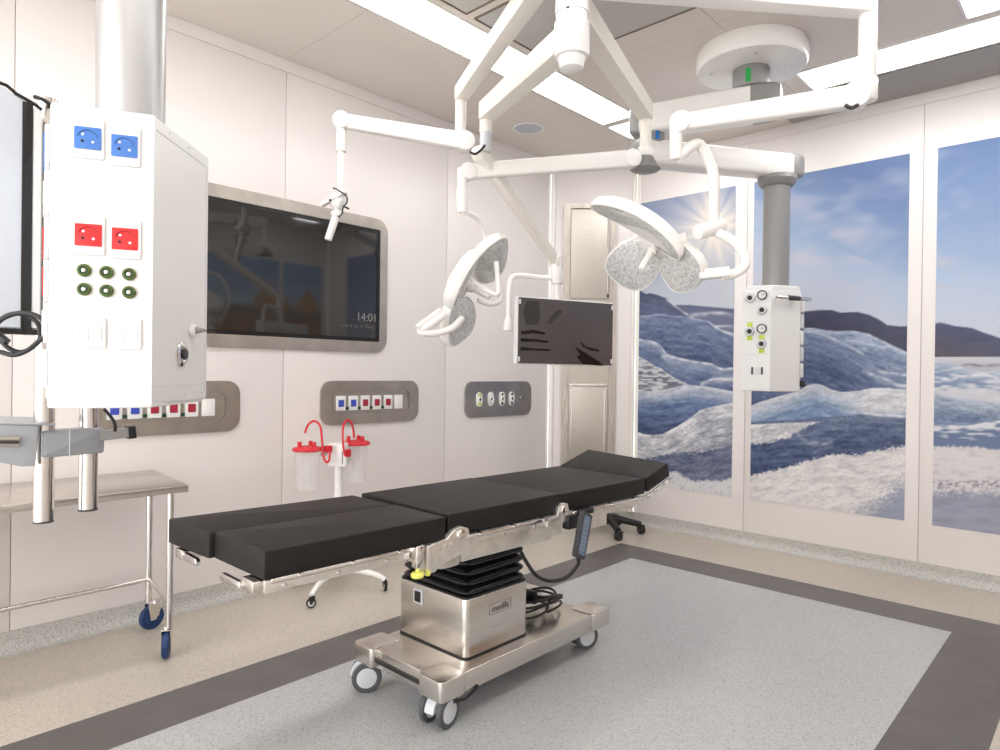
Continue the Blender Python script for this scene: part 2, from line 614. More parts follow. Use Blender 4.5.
def paint_glacier_1(x, y):
    n1 = vnoise(1, x, y, 9, 4); n2 = vnoise(2, x, y, 2.2, 1.6); n3 = vnoise(3, x, y, 5, 1.5)
    t = np.clip((y - 190) / 115, 0, 1)[:, None]
    c = np.array([112, 136, 190.])[None] * (1 - t) + np.array([196, 204, 222.])[None] * t
    dx, dy = x - 713, y - 226
    r = np.hypot(dx, dy * .95); a = np.arctan2(dy, dx)
    rays = .5 + .5 * np.cos(a * 9 + .6) ** 3 * np.cos(a * 5 - .4)
    glow = np.exp(-r / 26) * 1.0 + np.exp(-r / 46) * rays * .75
    c = mixc(c, [248, 237, 224], np.clip(glow * 1.1, 0, .95))
    far = [(676, 305), (690, 305), (705, 306.5), (735, 309)]
    c = mixc(c, grad(x, y, far, [96, 106, 142], [112, 120, 152], 10), np.where(x > 674, (y - ridge(x, far)) + .5, 0))
    c = line(c, x, y, [(690, 315), (702, 313), (712, 312), (733, 314)], 2.0, [222, 224, 232])
    r1 = [(636, 289), (641, 291), (646, 294), (650, 293), (658, 295), (668, 299), (675, 307), (683, 312), (693, 319)]
    lay = grad(x, y, r1, [86, 96, 132], [94, 106, 146], 24); lay = tex(101, x, y, r1, lay, 22)
    c = mixc(c, lay, np.where(x < 698, (y - ridge(x, r1)) + .5, 0))
    c = line(c, x, y, [(666, 299), (675, 306), (683, 312), (694, 318.5)], 1.2, [226, 229, 238])
    r2 = [(636, 316), (655, 315), (675, 316), (695, 319), (708, 321), (713, 325), (722, 331), (735, 336)]
    lay = grad(x, y, r2, [122, 138, 176], [80, 96, 140], 40); lay = tex(105, x, y, r2, lay, 34)
    c = mixc(c, lay, (y - ridge(x, r2)) + .5)
    c = line(c, x, y, r2, .9, [205, 213, 230], .8)
    c = line(c, x, y, [(714, 326), (722, 325), (733, 327)], 1.5, [225, 230, 240])
    c = line(c, x, y, [(713, 325), (722, 331), (735, 335)], 1.5, [228, 232, 242])
    r3 = [(636, 339), (650, 341), (660, 345), (665, 349), (664, 353), (661.5, 355), (675, 357), (695, 361), (712, 364), (722, 369), (735, 368)]
    r3 = [(636, 339), (650, 341), (660, 345), (665, 352), (668, 355), (675, 357), (695, 361), (712, 364), (722, 369), (735, 368)]
    lay = grad(x, y, r3, [142, 158, 192], [92, 112, 156], 22); lay = tex(109, x, y, r3, lay, 38)
    c = mixc(c, lay, (y - ridge(x, r3)) + .5)
    c = line(c, x, y, r3, 1.5, [236, 240, 246])
    c = line(c, x, y, [(661, 355), (668, 355.5), (676, 358)], 2.2, [236, 240, 246])
    r4 = [(636, 356), (650, 363), (665, 372), (680, 381), (694, 389)]
    lay = mixc(np.tile(np.array([214., 216, 222]), (len(x), 1)), [112, 116, 134], np.clip((n3 - .5) * 2.4 + .3, 0, 1))
    c = mixc(c, lay, np.where(x < 696, (y - ridge(x, r4)) + .5, 0))
    c = line(c, x, y, r4, 1.2, [228, 230, 238])
    c = line(c, x, y, [(700, 384), (712, 380), (735, 379)], 2.5, [226, 228, 236])
    r5 = [(636, 391), (655, 391), (672, 388), (690, 385), (710, 387), (735, 392)]
    lay = grad(x, y, r5, [222, 226, 234], [98, 124, 172], 17)
    lay = mixc(lay, [72, 90, 134], np.clip((y - 408) / 26, 0, .8)); lay = tex(113, x, y, r5, lay, 40)
    c = mixc(c, lay, (y - ridge(x, r5)) + .5)
    r6 = [(636, 431), (643, 434), (653, 435), (663, 434), (678, 426), (692, 417), (700, 410), (712, 407), (735, 402)]
    lay = np.tile(np.array([226., 226, 232]), (len(x), 1)); lay = mixc(lay, [176, 180, 194], np.clip((y - ridge(x, r6)) / 30, 0, 1)); lay = tex(117, x, y, r6, lay, 70)
    c = mixc(c, lay, (y - ridge(x, r6)) + .5)
    r7 = [(636, 462), (655, 456), (672, 451), (690, 452), (706, 452), (718, 446), (735, 444)]
    lay = tex(121, x, y, r7, np.tile(np.array([112., 122, 156]), (len(x), 1)), 46)
    c = mixc(c, lay, (y - ridge(x, r7)) / 2.5 + (n2 - .5) * 2)
    r8 = [(636, 486), (662, 476), (672, 470), (690, 463), (698, 462), (692, 472), (703, 480), (720, 478), (735, 476)]
    r8 = [(636, 484), (655, 478), (665, 474), (676, 470), (684, 476), (695, 480), (708, 479), (720, 480), (735, 476)]
    lay = np.tile(np.array([234., 232, 236]), (len(x), 1)); lay = mixc(lay, [190, 196, 212], np.clip((n2 - .6) * 3, 0, .7))
    c = mixc(c, lay, (y - ridge(x, r8)) / 2 + (n2 - .5) * 1.5)
    return c


def clouds(c, x, y, amt, seed):
    n = vnoise(seed, x + y * .6, y - x * .3, 46, 18) * .6 + vnoise(seed + 1, x + y * .8, y, 18, 9) * .4
    return mixc(c, [208, 206, 222], np.clip((n - .45) * 2.2, 0, 1) * amt)


def paint_glacier_2(x, y):
    n1 = vnoise(11, x, y, 10, 4); n2 = vnoise(12, x, y, 2.0, 1.5); n3 = vnoise(13, x, y, 7, 1.6)
    s = (y - 165) / 150 - (x - 830) / 420
    c = mixc(np.tile(np.array([104., 134, 190]), (len(x), 1)), [166, 192, 230], np.clip(s * 1.5, 0, 1))
    c = mixc(c, [212, 216, 232], np.clip((s - .52) * 2.0, 0, 1))
    c = clouds(c, x, y, np.clip(1.0 - (x - 790) / 190, .1, .75), 14)
    m = [(745, 316), (790, 312), (803, 311.5), (820, 310), (832, 310), (840, 312.5), (858, 312), (870, 315), (880, 320), (887, 325), (900, 326.5), (915, 326)]
    c = mixc(c, grad(x, y, m, [72, 76, 108], [66, 66, 92], 30) + (n1[:, None] - .5) * 12, (y - ridge(x, m)) + .5)
    g1 = [(745, 334), (800, 328), (815, 328.5), (828, 332), (850, 331.5), (866, 334), (880, 340), (895, 347), (910, 354)]
    c = mixc(c, grad(x, y, g1, [152, 170, 204], [112, 130, 168], 30) + (tex(131, x, y, g1, 0, 44)), (y - ridge(x, g1)) + .5)
    c = line(c, x, y, g1, 1.1, [226, 232, 244])
    c = line(c, x, y, [(845, 340), (860, 342), (880, 347), (890, 346), (900, 352), (908, 354)], 1.1, [206, 216, 234])
    g2 = [(745, 330), (803, 330), (815, 332), (832, 338), (850, 346), (862, 354), (872, 362), (880, 370), (896, 378), (910, 383)]
    c = mixc(c, grad(x, y, g2, [134, 152, 188], [90, 108, 152], 34) + (tex(135, x, y, g2, 0, 34)), (y - ridge(x, g2)) + .5)
    c = line(c, x, y, [(803, 330), (815, 332), (832, 338), (850, 346), (866, 356)], 1.0, [222, 229, 242])
    c = line(c, x, y, [(815, 363), (832, 369), (850, 376), (866, 385)], 1.3, [72, 86, 128], .8)
    c = line(c, x, y, [(862, 371), (872, 374), (886, 378), (896, 384), (908, 386)], 1.8, [232, 236, 246])
    c = line(c, x, y, [(878, 371), (892, 373), (908, 375)], 1.3, [226, 230, 242])
    g3 = [(745, 408), (760, 402), (780, 396), (798, 391), (808, 385), (815, 383.5), (822, 385), (832, 390), (842, 392), (858, 391), (872, 388), (888, 388), (910, 390)]
    lay = grad(x, y, g3, [232, 234, 240], [128, 158, 202], 20)
    lay = mixc(lay, [222, 224, 232], np.clip((x - 838) / 24, 0, 1) * np.clip((418 - y) / 8, 0, 1)); lay = tex(139, x, y, g3, lay, 40)
    c = mixc(c, lay, (y - ridge(x, g3)) + .5)
    c = line(c, x, y, [(750, 409), (760, 407), (768, 409)], 1.6, [232, 236, 244], .8)
    s4 = [(745, 423), (775, 421), (800, 418.5), (830, 417), (862, 414), (885, 416), (910, 418)]
    lay = grad(x, y, s4, [104, 122, 160], [70, 88, 132], 34); lay = tex(143, x, y, s4, lay, 42)
    c = mixc(c, lay, (y - ridge(x, s4)) / 1.5 + .5)
    c = line(c, x, y, [(862, 413), (880, 414), (910, 417)], 1.8, [236, 238, 246])
    up = [(745, 424), (775, 423), (818, 421), (820, 421)]
    lo = [(745, 446), (770, 443), (790, 438), (797, 433), (818, 422)]
    mask = np.clip(y - ridge(x, up), 0, 1) * np.clip((ridge(x, lo) - y) / 2 + (n2 - .5) * 2, 0, 1) * (x < 819)
    c = mixc(c, tex(151, x, y, lo, np.tile(np.array([222., 220, 226]), (len(x), 1)), 60), mask)
    c = line(c, x, y, [(796, 433), (806, 441), (820, 443), (834, 442)], 3.0 + n2 * 1.5, [222, 228, 240], .55)
    c = line(c, x, y, [(812, 452), (826, 449), (842, 446)], 2.0, [206, 214, 232], .35)
    s5 = [(745, 476), (765, 472), (790, 466), (812, 459), (826, 455), (842, 453), (860, 455), (868, 452), (880, 449), (895, 447), (910, 444)]
    lay = tex(147, x, y, s5, np.tile(np.array([236., 231, 232]), (len(x), 1)), 34)
    lay = mixc(lay, [150, 160, 190], np.clip(((y - 496) / 22 + (x - 868) / 30) - .2 + (n2 - .5), 0, .85))
    c = mixc(c, lay, (y - ridge(x, s5)) / 2 + (n2 - .5) * 2 + .3)
    return c


def paint_glacier_3(x, y):
    n1 = vnoise(21, x, y, 12, 4); n2 = vnoise(22, x, y, 2.0, 1.5); n3 = vnoise(23, x, y, 9, 2)
    s = (y - 140) / 190
    c = mixc(np.tile(np.array([100., 134, 192]), (len(x), 1)), [172, 198, 236], np.clip(s * 1.35, 0, 1))
    c = mixc(c, [214, 220, 238], np.clip((s - .62) * 2.4, 0, 1))
    c = clouds(c, x, y, np.clip(.75 - (x - 935) / 60, .05, .6), 24)
    m = [(930, 324), (941, 322.5), (955, 326), (972, 328), (985, 333), (1000, 338), (1030, 346), (1080, 352)]
    c = mixc(c, grad(x, y, m, [74, 84, 126], [92, 84, 100], 32) + (n1[:, None] - .5) * 12, (y - ridge(x, m)) + .5)
    c = mixc(c, grad(x, y, [(0, 357), (2000, 357)], [222, 222, 230], [196, 198, 210], 9), (y - 357) + .5)
    c = line(c, x, y, [(962, 364), (980, 365), (1080, 364)], 1.2, [108, 108, 122], .8)
    i1 = [(930, 361), (945, 362), (958, 366), (972, 371), (985, 372), (1000, 370), (1080, 370)]
    lay = mixc(grad(x, y, i1, [186, 202, 226], [130, 154, 196], 12), [226, 229, 237], np.clip((n3 - .45) * 2.2, 0, 1))
    c = mixc(c, lay, (y - ridge(x, i1)) + .5)
    c = line(c, x, y, [(933, 377), (950, 379), (968, 375), (985, 374), (1000, 378)], 1.8, [238, 240, 246])
    c = mixc(c, [230, 228, 234], np.clip((y - 384) / 4 + (n3 - .5) * 3, 0, 1) * .85)
    d = [(930, 392), (945, 396), (960, 398), (975, 400), (1000, 404), (1080, 410)]
    lay = grad(x, y, d, [190, 202, 222], [118, 142, 180], 20); lay = tex(155, x, y, d, lay, 40)
    c = mixc(c, lay, (y - ridge(x, d)) + .5)
    e = [(930, 422), (945, 424.5), (960, 426), (972, 425), (985, 422), (1000, 420.5), (1080, 420)]
    lay = mixc(np.tile(np.array([230., 232, 240]), (len(x), 1)), [98, 122, 168], np.clip((y - ridge(x, e)) / 9 + (n3 - .5) * 2.2 - .2, 0, .95))
    c = mixc(c, lay, (y - ridge(x, e)) + .5)
    f = [(930, 447), (950, 446), (975, 447), (1000, 449), (1080, 452)]
    lay = mixc(np.tile(np.array([236., 229, 232]), (len(x), 1)), [206, 198, 204], np.clip((n3 - .6) * 2, 0, .6))
    c = mixc(c, lay, (y - ridge(x, f)) / 2 + (n2 - .5) * 1.5 + .4)
    lay = np.tile(np.array([164., 168, 192]), (len(x), 1)) + (n1[:, None] - .5) * 20
    c = mixc(c, lay, (y - 488) / 8 + (n2 - .5) * 1.4)
    c = mixc(c, [120, 122, 142], np.clip(1 - np.abs(y - 484) / 6, 0, 1) * np.clip((n2 - .45) * 3, 0, .8))
    return c


def paint_desert(x, y):
    """x, y in metres on the wall"""
    n1 = vnoise(31, x * 100, y * 100, 30, 12)
    c = mixc(np.tile(np.array([190., 214, 236]), (len(x), 1)), [128, 170, 214], (y - 2.35) / .6)
    c = mixc(c, [150, 140, 128], (2.35 - y) / .04)
    c = mixc(c, [172, 132, 96], (2.22 - y) / .06) + (n1[:, None] - .5) * 30
    for cx, w, h in ((4.62, .22, .36), (5.25, .2, .30), (4.9, .12, .16), (3.4, .25, .34)):
        hh = h * (1 - (np.abs(x - cx) / w) ** 2) * (.7 + .6 * vnoise(33, x * 100, y * 0, 6, 5))
        c = mixc(c, [196, 158, 112], np.where(np.abs(x - cx) < w, (2.33 + hh - y) / .02, 0) * (y > 2.28))
    return c


def print_mat(name):
    m = bpy.data.materials.new(name); m.use_nodes = True
    nt = m.node_tree; b = nt.nodes['Principled BSDF']
    a = nt.nodes.new('ShaderNodeVertexColor'); a.layer_name = 'ink'
    tc = nt.nodes.new('ShaderNodeTexCoord')
    nz = nt.nodes.new('ShaderNodeTexNoise'); nz.inputs['Scale'].default_value = 90; nz.inputs['Detail'].default_value = 2
    nt.links.new(tc.outputs['Object'], nz.inputs['Vector'])
    mr = nt.nodes.new('ShaderNodeMapRange'); mr.inputs[3].default_value = .94; mr.inputs[4].default_value = 1.06
    nt.links.new(nz.outputs['Fac'], mr.inputs[0])
    mx = nt.nodes.new('ShaderNodeMix'); mx.data_type = 'RGBA'; mx.blend_type = 'MULTIPLY'; mx.inputs[0].default_value = 1
    nt.links.new(a.outputs[0], mx.inputs[6]); nt.links.new(mr.outputs[0], mx.inputs[7])
    nt.links.new(mx.outputs[2], b.inputs['Base Color'])
    b.inputs['Roughness'].default_value = .42
    b.inputs['Specular IOR Level'].default_value = .3
    return m


M_print = print_mat('mural_print')


def mural(fr, a0, a1, z0, z1, fn, label, step=.008, gain=.80, metres=False):
    nu = int((a1 - a0) / step) + 1; nv = int((z1 - z0) / step) + 1
    A = np.linspace(a0, a1, nu); Zz = np.linspace(z0, z1, nv)
    aa, zz = np.meshgrid(A, Zz, indexing='ij')
    aa = aa.ravel(); zz = zz.ravel()
    o = np.array(fr.o); u = np.array(fr.u); n = np.array(fr.n)
    P = o[None] + u[None] * aa[:, None] + np.array([0, 0, 1.])[None] * zz[:, None] + n[None] * .004
    if metres:
        C = fn(P[:, 1], P[:, 2])
    else:
        v = P - np.array(CAM)[None]
        d = v @ np.array(cf)
        X = 500 + FPX * (v @ np.array(cr)) / d; Y = 375 - FPX * (v @ np.array(cu)) / d
        C = fn(X, Y)
    if not metres:      # slightly lower saturation for the glacier prints
        g_ = C.mean(1, keepdims=True); C = g_ + (C - g_) * .80
    C = np.clip(C, 0, 255) / 255
    L = np.where(C <= .04045, C / 12.92, ((C + .055) / 1.055) ** 2.4) * gain
    off = P.mean(0); off[2] = z0
    me = bpy.data.meshes.new('wall_mural')
    idx = np.arange(nu * nv).reshape(nu, nv)
    Q = np.stack([idx[:-1, :-1], idx[1:, :-1], idx[1:, 1:], idx[:-1, 1:]], -1).reshape(-1, 4)
    # thin board behind the print
    bi = [idx[0, 0], idx[-1, 0], idx[-1, -1], idx[0, -1]]
    back = [P[i] - n * .0035 for i in bi]
    verts = np.vstack([P, np.array(back)]) - off
    k = nu * nv
    faces = Q.tolist() + [[k + 3, k + 2, k + 1, k]] + [[bi[i], k + i, k + (i + 1) % 4, bi[(i + 1) % 4]] for i in range(4)]
    me.from_pydata(verts.tolist(), [], faces)
    ca = me.color_attributes.new('ink', 'FLOAT_COLOR', 'POINT')
    buf = np.ones((k + 4, 4)); buf[:k, :3] = L; buf[k:, :3] = .6
    ca.data.foreach_set('color', buf.ravel())
    me.materials.append(M_print)
    ob = bpy.data.objects.new('wall_mural', me); COL.objects.link(ob); ob.location = off
    tag(ob, label, 'wall mural')
    return ob


bx = C1.x
mural(FB, -3.388 - bx, -2.447 - bx, .388, 3.09, paint_glacier_1, 'glacier photo mural with a sunburst, leftmost of the three, behind a lamp')
mural(FB, -2.284 - bx, -1.137 - bx, .395, 3.09, paint_glacier_2, 'widest glacier mural with dark ridge, behind the right pendant column')
mural(FB, -.962 - bx, .16 - bx, .39, 3.09, paint_glacier_3, 'glacier mural cut off by the right edge of the picture')
mural(FR, 3.2 + 2.6, 4.80 + 2.6, .39, 3.0, paint_desert, 'desert photo mural beside the camera, seen only reflected in the wall screen', .02, .9, True)
mural(FR, 4.86 + 2.6, 5.5 + 2.6, .39, 3.0, paint_desert, 'narrow desert mural next to the glacier wall, seen only as a reflection', .02, .9, True)

# ------------------------------------------------------------------ wall screen
fr = FA.sub(0, 0, 0)
ya, yb, za, zb = 1.60, 3.105, 1.583, 2.583
t = thing('wall_screen', 'large dark screen in a stainless steel frame on the white wall', 'screen', (WX, (ya + yb) / 2, za))
fs = F((WX, (ya + yb) / 2, (za + zb) / 2), (0, 1, 0), (0, 0, 1)); fs.n = V((1, 0, 0))
W, H = yb - ya, zb - za
MB().ring(fs, rrect(W, H, .10, 8), rrect(W - .135, H - .16, .012, 8), 0.001, .016).build('steel_surround', M_steelw, t)
MB().ring(fs, rrect(W - .136, H - .161, .012, 3), rrect(W - .19, H - .215, .006, 3), .001, .010).build('bezel', M_bez, t)
g = MB().prism(fs, rrect(W - .19, H - .215, .005, 3), .001, .007).build('display', M_glass, t)
text('clock_text', '14:01', F(fs.p(.575, -.245, .0074), fs.u, fs.v, fs.n), .085, M_ink2, g, .0002)
mb = MB()
rr = random.Random(4)
xx = .36
while xx < .63:
    w = rr.uniform(.008, .022)
    if rr.random() < .8:
        mb.box((xx, -.325 + rr.uniform(0, .008), .0071), (xx + w * .7, -.306 + rr.uniform(-.004, .008), .0076), .0001, fs)
    xx += w
mb.build('date_line', mat('screen_text_dim', (.085, .085, .08), .6), g)


# ------------------------------------------------------------------ wall service panels
def service_panel(yc, label):
    zc = 1.215
    f = F((WX, yc, zc), (0, 1, 0), (0, 0, 1)); f.n = V((1, 0, 0))
    t = thing('socket_panel', label, 'socket panel', (WX, yc, zc - .155), 'steel service panels on the screen wall')
    MB().ring(f, rrect(.885, .315, .085, 8), rrect(.70, .165, .045, 8), .001, .014).build('steel_plate', M_steelw, t)
    mb = MB()
    mb.prism(f, rrect(.70, .165, .045, 8), .001, .003)
    mb.ring(f, rrect(.685, .15, .04, 8), rrect(.672, .137, .036, 8), .003, .010)
    mb.build('recess_tray', M_steel, t)
    xs = [-.275, -.17, -.065, .04, .145, .245]
    for i, x in enumerate(xs):
        fs_ = f.sub(x, -.005 + .0 * i, .003)
        o = MB().prism(fs_, rrect(.078, .105, .006, 2), 0, .010, .002).build('socket', M_pend, t)
        if i < 5:
            MB().prism(fs_, rrect(.045, .05, .004, 2), .010, .013, .001).build('insert', M_dblue if i < 2 else M_darkred, o)
        else:
            MB().prism(fs_, rrect(.044, .06, .004, 2), .010, .0125, .001).build('insert', M_ivory, o)
    for i in range(4):
        MB().cyl(f.p((xs[i] + xs[i + 1]) / 2, -.042, .003), f.p((xs[i] + xs[i + 1]) / 2, -.042, .018), .011, n=14, bev=.002).build('earth_stud', M_green, t)
    return t


service_panel(1.518, 'steel socket panel with blue and red sockets, partly behind the left pendant box')
service_panel(2.985, 'steel socket panel with two blue and three red sockets above the suction jars')
f = F((WX, 4.378, 1.208), (0, 1, 0), (0, 0, 1)); f.n = V((1, 0, 0))
t = thing('gas_outlet_panel', 'plain rounded steel panel with four gas outlets right of the red sockets', 'gas panel', (WX, 4.378, 1.05), 'steel service panels on the screen wall')
MB().prism(f, rrect(.875, .315, .085, 8), .001, .014, .002).build('steel_plate', mat('steel_plate_dark', (.42, .40, .385), .34, 1., noise=.12, nscale=10, stretch=(6, .6, .6)), t)
for i, x in enumerate((-.27, -.125, .02, .15)):
    fs_ = f.sub(x, .0, .014)
    o = MB().prism(fs_, rrect(.072, .125, .034, 6), 0, .012, .003).build('gas_outlet', M_pend, t)
    if i == 0:
        for dz in (-.042, .042):
            MB().prism(fs_.sub(0, dz, .012), circ(.016, 16), 0, .002).build('lime_dot', M_lime, o)
    if i >= 2:
        for dz in (-.042, .042):
            MB().prism(fs_.sub(0, dz, .012), circ(.012, 16), 0, .002).build('black_dot', M_black, o)
    MB().ring(fs_.sub(0, 0, .012), circ(.026, 20), circ(.014, 20), 0, .010).build('collar', M_ivory, o)
    MB().prism(fs_.sub(0, 0, .0115), circ(.0145, 16), 0, .004).build('bore', M_black, o)
MB().cyl(f.p(.285, .0, .014), f.p(.285, 0, .034), .020, n=16, bev=.003).build('plug_socket', M_steel, t)
MB().cyl(f.p(.285, .0, .034), f.p(.285, 0, .036), .010, n=16).build('plug_bore', M_black, t)

# ------------------------------------------------------------------ tall steel wall cabinet in the corner
Lc = (C1 - C0).length
f = F(FC.p(.385, 0, 0), udir, (0, 0, 1)); f.n = FC.n
t = thing('wall_cabinet', 'tall stainless steel cabinet with two doors set in the corner wall', 'cabinet', tuple(FC.p(.385, 0, 0) + V((0, 0, .45))))
zc0, zc1 = .45, 3.10
MB().ring(f.sub(0, (zc0 + zc1) / 2, 0), rrect(.52, zc1 - zc0, .07, 6), rrect(.385, zc1 - zc0 - .10, .01, 6), .001, .03).build('frame', M_steelw, t)
MB().prism(f.sub(0, (zc0 + zc1) / 2, 0), rrect(.39, zc1 - zc0 - .09, .01, 3), .001, .006).build('back_plate', M_steel, t)
d1 = MB().prism(f.sub(0, (2.17 + 3.04) / 2, .006), rrect(.372, .87, .006, 3), 0, .016, .003).build('door', M_steel, t, label='upper steel door')
MB().box((.168, 2.185, .022), (.186, 2.215, .034), .003, f).build('latch', M_black, d1)
d2 = MB().prism(f.sub(0, (.52 + 1.32) / 2, .006), rrect(.372, .80, .006, 3), 0, .016, .003).build('door', M_steel, t, label='lower steel door')
MB().box((-.18, 1.325, .006), (.18, 1.345, .03), .002, f).build('shelf', M_chrome, t)
mb = MB()
for s_ in (-1, 1):
    mb.box((s_ * .158 - .004, .55, .022), (s_ * .158 + .004, 1.28, .026), .001, f)
mb.build('door_seal', M_chrome, d2)
MB().cyl(f.p(.172, 2.24, .028), f.p(.172, 3.03, .028), .006, n=10).build('hinge_rod', M_chrome, d1)


# ------------------------------------------------------------------ casters
def caster(parent, x, y, r, w, yaw, hub=M_hub, tyre=M_tyre, fork=M_hub, top=None, twin=False, name='caster'):
    """wheel standing on the floor at x,y; returns the caster part"""
    ax = V((math.cos(yaw), math.sin(yaw), 0))
    fw = V((-ax.y, ax.x, 0))
    c = V((x, y, r + .001))
    zt = top if top else 2 * r + .03
    mb = MB()
    stem = c + fw * r * .35
    if twin:
        f_ = F(c + V((0, 0, 0)), fw, (0, 0, 1)); f_.n = ax
        pts = [(math.cos(a) * r * 1.04, math.sin(a) * r * 1.04) for a in [math.radians(q) for q in range(-5, 186, 12)]]
        mb.prism(f_, pts, -w * .42, w * .42, .004)
    else:
        f_ = F(c, fw, (0, 0, 1)); f_.n = ax
        for s_ in (-1, 1):
            mb.prism(f_, [(-r * .22, -r * .2), (r * .22, -r * .2), (r * .85, r * 1.12), (-r * .45, r * 1.12)], s_ * w * .62, s_ * (w * .62 + .003), 0)
        mb.box((-r * .3, r * 1.1, -w * .66), (r * .75, r * 1.1 + .004, w * .66), .001, f_)
    mb.cyl((stem.x, stem.y, r * 1.08), (stem.x, stem.y, zt), max(.007, r * .32), n=14)
    part = mb.build(name, fork, parent)
    for s_ in ((-1, 1) if twin else (0,)):
        cc = c + ax * (s_ * w * .78)
        ww = w * .42 if twin else w
        fw_ = F(cc, fw, (0, 0, 1)); fw_.n = ax
        MB().lathe(fw_, [(r * .70, -ww * .5), (r * .93, -ww * .5), (r, -ww * .3), (r, ww * .3), (r * .93, ww * .5), (r * .70, ww * .5)], 28).build('tyre', tyre, part)
        MB().lathe(fw_, [(.004, -ww * .53), (r * .62, -ww * .56), (r * .72, -ww * .45), (r * .72, ww * .45), (r * .62, ww * .56), (.004, ww * .53)], 24).build('hub', hub, part)
    return part


# ------------------------------------------------------------------ operating table
YAW = .034
T = thing('operating_table', 'wheeled operating table with black segmented mattress and steel base', 'operating table', (-2.24, 2.3, 0))
tx, ty, tz = -2.222, 2.2, 0
FT = F((tx, ty, 0), (math.cos(YAW), -math.sin(YAW), 0), (math.sin(YAW), math.cos(YAW), 0)); FT.n = V((0, 0, 1))
# local: a across (+ toward camera side), b along (+ toward the head), c up
HW = .308
ZT = .88


def quad_round(q, r, k=3):
    """corner-rounded quadrilateral outline, counter-clockwise"""
    out = []
    for i in range(4):
        p = V(q[i]); a = V(q[i - 1]); b = V(q[(i + 1) % 4])
        p0 = p + (a - p).normalized() * r; p1 = p + (b - p).normalized() * r
        for j in range(k + 1):
            t = j / k
            c = p0 * (1 - t) ** 2 + p * 2 * t * (1 - t) + p1 * t * t
            out.append((c.x, c.y))
    return out


def pad(a0, a1, b0, b1, zt, th, nm, tilt=0., lab=None, r=.014, quad=None):
    f_ = FT.sub((a0 + a1) / 2, b0, zt)
    if tilt:
        v2 = FT.v * math.cos(tilt) + FT.n * math.sin(tilt)
        n2 = FT.n * math.cos(tilt) - FT.v * math.sin(tilt)
        f_ = F(f_.o, FT.u, v2, n2)
    w = a1 - a0; L = b1 - b0
    mb = MB()
    pts = rrect(w, L, .008, 3, 0, L / 2)
    if quad:
        pts = quad_round([(x - (a0 + a1) / 2, y - b0) for x, y in quad], .008)
    return mb.prism(f_, pts, -th, 0, r).build(nm, M_pad, T, 30, lab)


# along: y 1.02 .. 3.2 ; hinge stations in local b
b_leg0, b_leg1 = 1.03 - ty, 1.775 - ty
b_seat0, b_seat1 = 1.795 - ty, 2.485 - ty
b_back0, b_back1 = 2.49 - ty, 3.205 - ty
pad(-HW - .012, -.022, b_leg0 - .005, b_leg1 - .02, ZT, .092, 'leg_cushion', lab='far leg cushion', r=.006,
    quad=[(-HW - .050, b_leg0 - .055), (-.040, b_leg0 - .030), (-.022, b_leg1 - .01), (-HW - .005, b_leg1 - .02)])
pad(-.018, HW + .012, b_leg0, b_leg1, ZT, .092, 'leg_cushion', lab='near leg cushion', r=.006,
    quad=[(-.036, b_leg0 - .012), (HW + .010, b_leg0 + .0), (HW + .010, b_leg1), (-.018, b_leg1)])
pad(-HW, HW, b_seat0, b_seat1, ZT + .004, .085, 'seat_cushion', r=.006)
pad(-HW, HW, b_back0, b_back1, ZT + .001, .085, 'back_cushion', r=.006)
pad(-HW, HW, b_back1 + .008, b_back1 + .262, ZT, .082, 'head_cushion', math.radians(15.5), r=.006,
    quad=[(-HW, b_back1 + .012), (HW, b_back1 + .008), (HW, b_back1 + .245), (-HW, b_back1 + .31)])

# platforms under the cushions
zb_ = ZT - .085


def rail_block(b0, b1, z0, z1, nm, a=HW - .004, w=.02, m=M_rail):
    for s_ in (1, -1):
        MB().box((s_ * a - w / 2, b0, z0), (s_ * a + w / 2, b1, z1), .003, FT).build(nm, m, T)


MB().box((-HW + .02, b_leg0 + .02, zb_ - .022), (HW - .02, b_leg1, zb_ - .009), .003, FT).build('leg_platform', M_dark, T)
MB().box((-HW + .05, b_seat0, zb_ - .020), (HW - .05, b_back1, zb_ + .001), .003, FT).build('platform', M_dark, T)
rail_block(b_leg0 + .005, b_leg1 - .10, zb_ - .050, zb_ - .009, 'side_panel')
rail_block(b_seat0 + .02, b_seat1 - .03, zb_ - .040, zb_ - .006, 'side_panel')
rail_block(b_back0 + .05, b_back1 - .04, zb_ - .042, zb_ - .006, 'side_panel')
# equipment rails with studs
for (q0, q1) in ((b_leg0 + .02, b_leg1 - .13), (b_seat0 + .06, b_seat1 - .04), (b_back0 + .07, b_back1 - .02)):
    for s_ in (1, -1):
        rl0 = MB().box((s_ * (HW + .018) - .004, q0, zb_ - .020), (s_ * (HW + .018) + .004, q1, zb_ - .003), .002, FT).build('accessory_rail', M_chrome, T)
        k = max(2, int((q1 - q0) / .16))
        for i in range(k):
            bb = q0 + (i + .5) * (q1 - q0) / k
            MB().cyl(FT.p(s_ * HW, bb, zb_ - .010), FT.p(s_ * (HW + .028), bb, zb_ - .010), .009, n=12, bev=.002).build('rail_stud', M_chrome, rl0)
            MB().cyl(FT.p(s_ * HW, bb - .05, zb_ - .036), FT.p(s_ * (HW + .012), bb - .05, zb_ - .036), .008, n=12, bev=.002).build('bolt_head', M_chrome, rl0)
